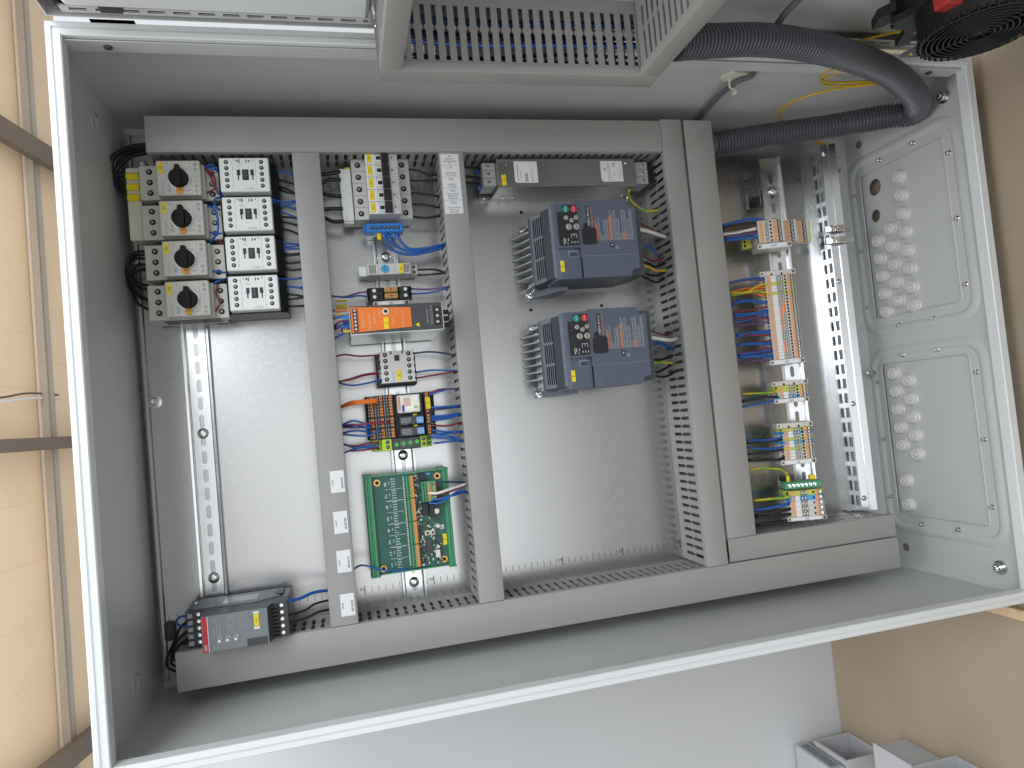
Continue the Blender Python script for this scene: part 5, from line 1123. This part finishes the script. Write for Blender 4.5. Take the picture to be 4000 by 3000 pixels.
# ================================================================= clamps, hose, cables
SG = 'spring shield clamps on the clamp rail'
def shield_clamp(y, label):
    k = thing('shield_clamp', label, 'clamp', (830, y, 26), SG)
    MB().prism([(808, 34), (808, 37), (822, 46), (838, 49), (856, 44), (856, 41), (838, 45), (823, 42), (811, 34)], y-5, y+5, 'y').build('bow', STEEL, k)
    MB().box(808, 852, y-6.4, y+6.4, 34.5, 36, .3).build('base_strip', STEEL, k)
    pts = [(815+i*.55, y+5.2*math.cos(i*1.1), 42+5.2*math.sin(i*1.1)) for i in range(48)]
    MB().tube(pts, .9, 6, sub=0).build('spring', mat('spring_bronze', (.45, .38, .32), .3, 1), k)
    MB().box(848, 858, y-4, y+4, 34, 44, 1).build('lever', CHROME, k)
shield_clamp(177, 'metal spring shield clamp on the clamp rail, nearer the corrugated conduit'); shield_clamp(157, 'metal spring shield clamp on the clamp rail, nearer the terminal strip with the long marker')
gs = thing('earth_stud', 'earthing bolts with yellow cable lug at the corner by the conduit', 'bolt', (868, 300, 0))
for x, y in ((872, 288), (866, 308)): MB().lathe((x, y, -2), [(8, 0), (8, 2), (5.6, 2.2), (5.6, 7), (3.4, 7.2), (3.4, 20), (2.8, 21)], 'z', 12).build('bolt', CHROME, gs, smooth=30)
MB().tube([(870, 310, 6), (862, 322, 10), (850, 336, 8), (836, 345, 2)], 3, 8).build('yellow_lead', WM['yellow'], gs, smooth=True)
MB().lathe((878, 268, -4), [(6, 0), (6, 3), (4.4, 4)], 'z', 14).build('cap', PAINT, gs)
hose = MB(); P = spline(HOSE, 14)
# resample the conduit so that the ribs keep one pitch
D = [0]
for a, c in zip(P, P[1:]): D.append(D[-1]+(c-a).length)
tot = D[-1]; pitch = 5.4; N = int(tot/pitch*4); Q = []; j = 0
for i in range(N+1):
    s_ = tot*i/N
    while j < len(D)-2 and D[j+1] < s_: j += 1
    t_ = (s_-D[j])/max(D[j+1]-D[j], 1e-6); Q.append(P[j].lerp(P[j+1], t_))
ho = thing('corrugated_conduit', 'thick dark grey corrugated conduit looping from the door into the duct', 'conduit', tuple(Q[-1]))
MB().tube(Q, 20, 22, rfun=lambda i: (19.4, 19.4, 16.4, 16.4)[i % 4], sub=0).build('hose', HOSEM, ho)
MB().lathe((588.2, 316.5, 49), [(24, 0), (24, 6), (21, 8), (21, 12)], 'x', 24).build('gland_nut', HOSEM, ho, smooth=30)
ca = MB().tube([(562, 372, 600), (560, 378, 420), (552, 372, 345), (551, 366, 311), (571, 366, 243), (590, 366, 203), (595, 365, 183), (583, 364, 173), (577, 362, 157), (580, 365, 113), (591, 366, 46), (596, 366, 10)], 4.2).build('grey_cable', CABLEG, None, (577, 366, 157), smooth=True)
tag(ca, 'grey cable running down the side wall from the door behind the conduit', 'cable')
tb = thing('cable_tie_mount', 'small cream cable tie base holding the grey cable on the side wall', 'cable tie', (572, 370, 172))
MB().prism([(557, 166), (566, 190), (592, 184), (590, 172), (566, 160)], 367.5, 371.8, 'y').build('adhesive_base', CREAM, tb); MB().tube([(572, 368, 165), (573, 358, 163), (582, 357, 160), (586, 364, 160)], 1.6).build('tie_strap', CREAM, tb); MB().box(583, 588, 352, 358, 150, 158, 1).build('tie_head', CREAM, tb)
for pts, l in (([(800, 352, 196), (746, 354, 174), (716, 356, 146), (703, 357, 115), (708, 358, 86), (727, 358, 62), (760, 356, 40)], 'yellow earth wire looping low behind the conduit'),
               ([(790, 352, 203), (731, 354, 193), (707, 355, 193), (695, 355, 203), (690, 355, 220), (698, 354, 231), (730, 350, 240)], 'yellow earth wire in a tight loop behind the conduit'),
               ([(800, 352, 199), (750, 354, 184), (722, 356, 180), (705, 356, 196), (712, 355, 226)], 'yellow earth wire crossing the tight loop'),
               ([(700, 372, 268), (737, 376, 282), (765, 378, 292), (790, 376, 300)], 'yellow earth wire leading to the fan on the door')):
    tag(MB().tube(pts, 1.9, 8, True).build('earth_wire', [WM['yellow'], mat('wire_ochre_stripe', (.50, .36, .02), .34)], None, pts[0], smooth=True), l, 'wire')
# ================================================================= fan on the door
fan = thing('fan', 'black axial fan with round wire guard on the lower part of the open door', 'fan', (737, 390, 416))
FX, FZ, FR = 737., 416., 60.
FY = 300.
b = MB(); b.lathe((FX, FY+4, FZ), [(FR+2, 0), (FR+2, 34), (FR-2, 34), (FR-2, 0)], 'y', 40, cap=False); b.add([], [])
vs = b.v; n = 40; b.f += [[k, (k+1) % n, 3*n+(k+1) % n, 3*n+k] for k in range(n)]; b.mi += [0]*n
b.build('housing_ring', FANB, fan, smooth=40)
MB().lathe((FX, FY+14, FZ), [(24, 0), (24, 30)], 'y', 24).build('hub', FANB, fan, smooth=30)
for k in range(7):
    a = 2*math.pi*k/7; ca_, sa_ = math.cos(a), math.sin(a); vs = []
    for r, tw in ((22, .42), (40, .36), (56, .28)):
        for s_ in (-1, 1):
            aa = a+s_*tw; vs.append((FX+r*math.cos(aa), FY+24+s_*9, FZ+r*math.sin(aa)))
    vs += [(x, y+1.5, z) for x, y, z in vs]
    MB().add(vs, [(0, 1, 3, 2), (2, 3, 5, 4), (6, 8, 9, 7), (8, 10, 11, 9), (0, 2, 8, 6), (2, 4, 10, 8), (1, 7, 9, 3), (3, 9, 11, 5), (4, 5, 11, 10), (0, 6, 7, 1)]).build('blade', FANB, fan)
gm = mat('guard_wire', (.05, .052, .055), .35, .6)
for k in range(9):
    r = 14+k*5.8; c_ = [(FX+r*math.cos(2*math.pi*i/40), FY+1.5-2*math.cos(k/9*1.5), FZ+r*math.sin(2*math.pi*i/40)) for i in range(41)]
    MB().tube(c_, .9, 5, sub=0).build('guard_ring', gm, fan)
for k in range(4):
    a = math.pi*k/4+.35; MB().tube([(FX+61*math.cos(a)*s, FY+2, FZ+61*math.sin(a)*s) for s in (-1, -.5, 0, .5, 1)], 1.0, 5, sub=0).build('guard_spoke', gm, fan)
for k in range(44):
    a = 2*math.pi*k/44; MB().box(FX+63*math.cos(a)-1.3, FX+63*math.cos(a)+1.3, FY+1, FY+7, FZ+63*math.sin(a)-1.3, FZ+63*math.sin(a)+1.3, .4).build('rim_tooth', FANB, fan)
MB().prism([(FX-62, FZ-62), (FX+62, FZ-62), (FX+62, FZ+62), (FX-62, FZ+62)], FY+39, FY+44, 'y').build('flange', FANB, fan)
MB().prism([(FX-60, FZ-60), (FX+60, FZ-60), (FX+60, FZ+60), (FX-60, FZ+60)], FY+44.2, 389.6, 'y').build('duct_box', FANB, fan)
MB().prism([(FX-50, FZ-66), (FX-24, FZ-64), (FX-46, FZ-36)], FY+6, FY+9, 'y').build('corner_plate', mat('corner_grey', (.10, .10, .11), .45), fan)
MB().lathe((FX-42, FY+5.8, FZ-56), [(2.6, 0), (2.4, -1.4)], 'y', 10).build('corner_screw', GOLD, fan)
for x in (FX-72, FX+58): MB().prism([(x, FZ-40), (x+14, FZ-40), (x+14, FZ-72), (x+4, FZ-84), (x-8, FZ-60)], FY+50, FY+62, 'y').build('mounting_ear', FANB, fan)
MB().prism([(665, 365), (673, 384), (678, 408), (690, 404), (712, 352), (731, 324), (715, 318), (700, 350), (682, 362)], FY+38, FY+46, 'y').build('support_leg', FANB, fan)
MB().box(662, 690, 316, 338.8, 427, 446, 1.5).build('red_terminal_cover', mat('fan_red', (.42, .035, .03), .4), fan)
# ================================================================= bins, battens
def bin_(x0, x1, y0, y1, z0, z1, label, ribs=0):
    # shallow storage bin lying with its opening to the cabinet side
    o = thing('storage_bin', label, 'bin', (x1, (y0+y1)/2, (z0+z1)/2), 'grey plastic bins'); t = 3.5
    MB().box(x0, x1, y0, y0+t, z0, z1, .8).build('floor', BINM, o)
    for a, c, d_, e in ((x0, x0+t, z0, z1), (x1-t, x1, z0, z1), (x0+t+.1, x1-t-.1, z0, z0+t), (x0+t+.1, x1-t-.1, z1-t, z1)):
        MB().box(a, c, y0+t+.1, y1, d_, e, .8).build('side', BINM, o)
    for k in range(ribs): MB().box(x0+t+.1, x1-t-.1, y0+t+.1, y1-6, z0+(z1-z0)*(k+1)/(ribs+1)-1.2, z0+(z1-z0)*(k+1)/(ribs+1)+1.2, .4).build('divider', BINM, o)
    MB().box(x0-3, x0-.1, y1-8, y1, z0, z1, .8).build('rim', BINM, o); MB().box(x1+.1, x1+2, y1-8, y1, z0, z1, .8).build('rim', BINM, o)
    return o
ba = bin_(862, 942, -880, -801, -230, -138, 'grey plastic storage bin against the wall, open side showing')
MB().box(829, 858.5, -880, -812, -250, -140, 1.5).build('stacking_frame', BINM, ba); MB().box(836, 852, -811.9, -811, -240, -150).build('frame_slot', MIDGREY, ba)
bb = thing('storage_box', 'low grey plastic box with closed lid in front of the open bin', 'box', (945, -785, -30)); MB().box(880, 944.8, -830, -748, -74, 16, 2).build('box_body', BINM, bb); MB().box(876, 879.8, -834, -744, -78, 20, 1).build('lid', BINM, bb)
bin_(852, 942, -812, -728, 38, 124, 'grey plastic storage bin nearest the viewer on the bench', 1)
for y, w_, z0, z1, l in ((-452, 8, 40, 420, 'pale wooden batten beside the cabinet corner, near the bins'), (-385, 14, -20, 225, 'wooden batten hidden under the cabinet near the bins'), (340, 14, -20, 225, 'wooden batten hidden under the cabinet below the fan')):
    tag(MB().box(933 if y == -452 else 926.2, 944.6, y-w_, y+w_, z0, z1, 1).build('batten', WOOD, None, (944, y, 100)), l, 'batten', 'wooden battens under the cabinet')
# ================================================================= wires
WL = {'feed': 'thick black feed wire curving from the long duct to the yellow bands', 'loop': 'black wire looped between the third and fourth motor starters', 'link': '%s jumper wire between motor starters and contactors',
      'cd': '%s wire from a white contactor into the sticker duct', 'mcbin': 'thick black supply wire entering the white busbar cover', 'mcbout': 'black wire leaving a circuit breaker', 'bar': 'blue wire curving from the blue neutral bar',
      'thermo': 'black wire leaving the slim thermostat', 'fuse': '%s wire at the black fuse terminals', 'psu': '%s wire at the power supply outputs', 'mini': '%s wire at the small contactor', 'relayin': '%s wire entering the relay group from the sticker duct',
      'relayout': '%s wire leaving the relay group towards the label-strip duct', 'pcb': '%s wire at the circuit board', 'soft': '%s wire at the soft starter', 'tx': '%s wire to the three-tier terminal strip', 'x4': '%s wire to the long terminal strip',
      'x90': '%s wire to the four-block terminal strip', 'x1': '%s wire to the ten-block terminal strip', 'pe': 'yellow green earth wire bending into the green earth bar', 'xm': '%s wire to the five wide terminal blocks',
      'inv': '%s wire from the inverter beside the filter', 'inv2': '%s wire from the inverter over the empty plate', 'filt': '%s wire at the line filter'}
CN = {'yg': 'yellow green', 'navy': 'dark blue', 'purple': 'violet'}
ORD = ('first', 'second', 'third', 'fourth', 'fifth', 'sixth'); NUM = ('', '', 'two', 'three', 'four', 'five', 'six')
groups = {}
for i, (g_, col, r, pts) in enumerate(WIRES):
    l = WL[g_]; l = l % CN.get(col, col) if '%s' in l else l; groups.setdefault(l, []).append(i)
WLAB = {}
for l, ids in groups.items():
    ids.sort(key=lambda i: -WIRES[i][3][0][1]); ys = [WIRES[i][3][0][1] for i in ids]
    apart = all(p_-q_ > 2.5 for p_, q_ in zip(ys, ys[1:]))
    for k, i in enumerate(ids):
        e = ', %s of %s from the door side' % (ORD[k], NUM[len(ids)]) if 2 <= len(ids) <= 6 and apart else ''
        WLAB[i] = (l+e if len((l+e).split()) <= 16 else l, l.replace(' wire ', ' wires ', 1))
for i, (g_, col, r, pts) in enumerate(WIRES):
    pts = list(pts)
    if g_ in ('inv', 'inv2'): pts = [(pts[0][0]-22, pts[0][1], pts[0][2]-6)]+pts
    mats = [WM[col], YGG] if col == 'yg' else WM[col]
    tag(MB().tube(pts, r, 8, col == 'yg', sub=5).build('wire', mats, None, pts[0], smooth=True), WLAB[i][0], 'wire', WLAB[i][1])
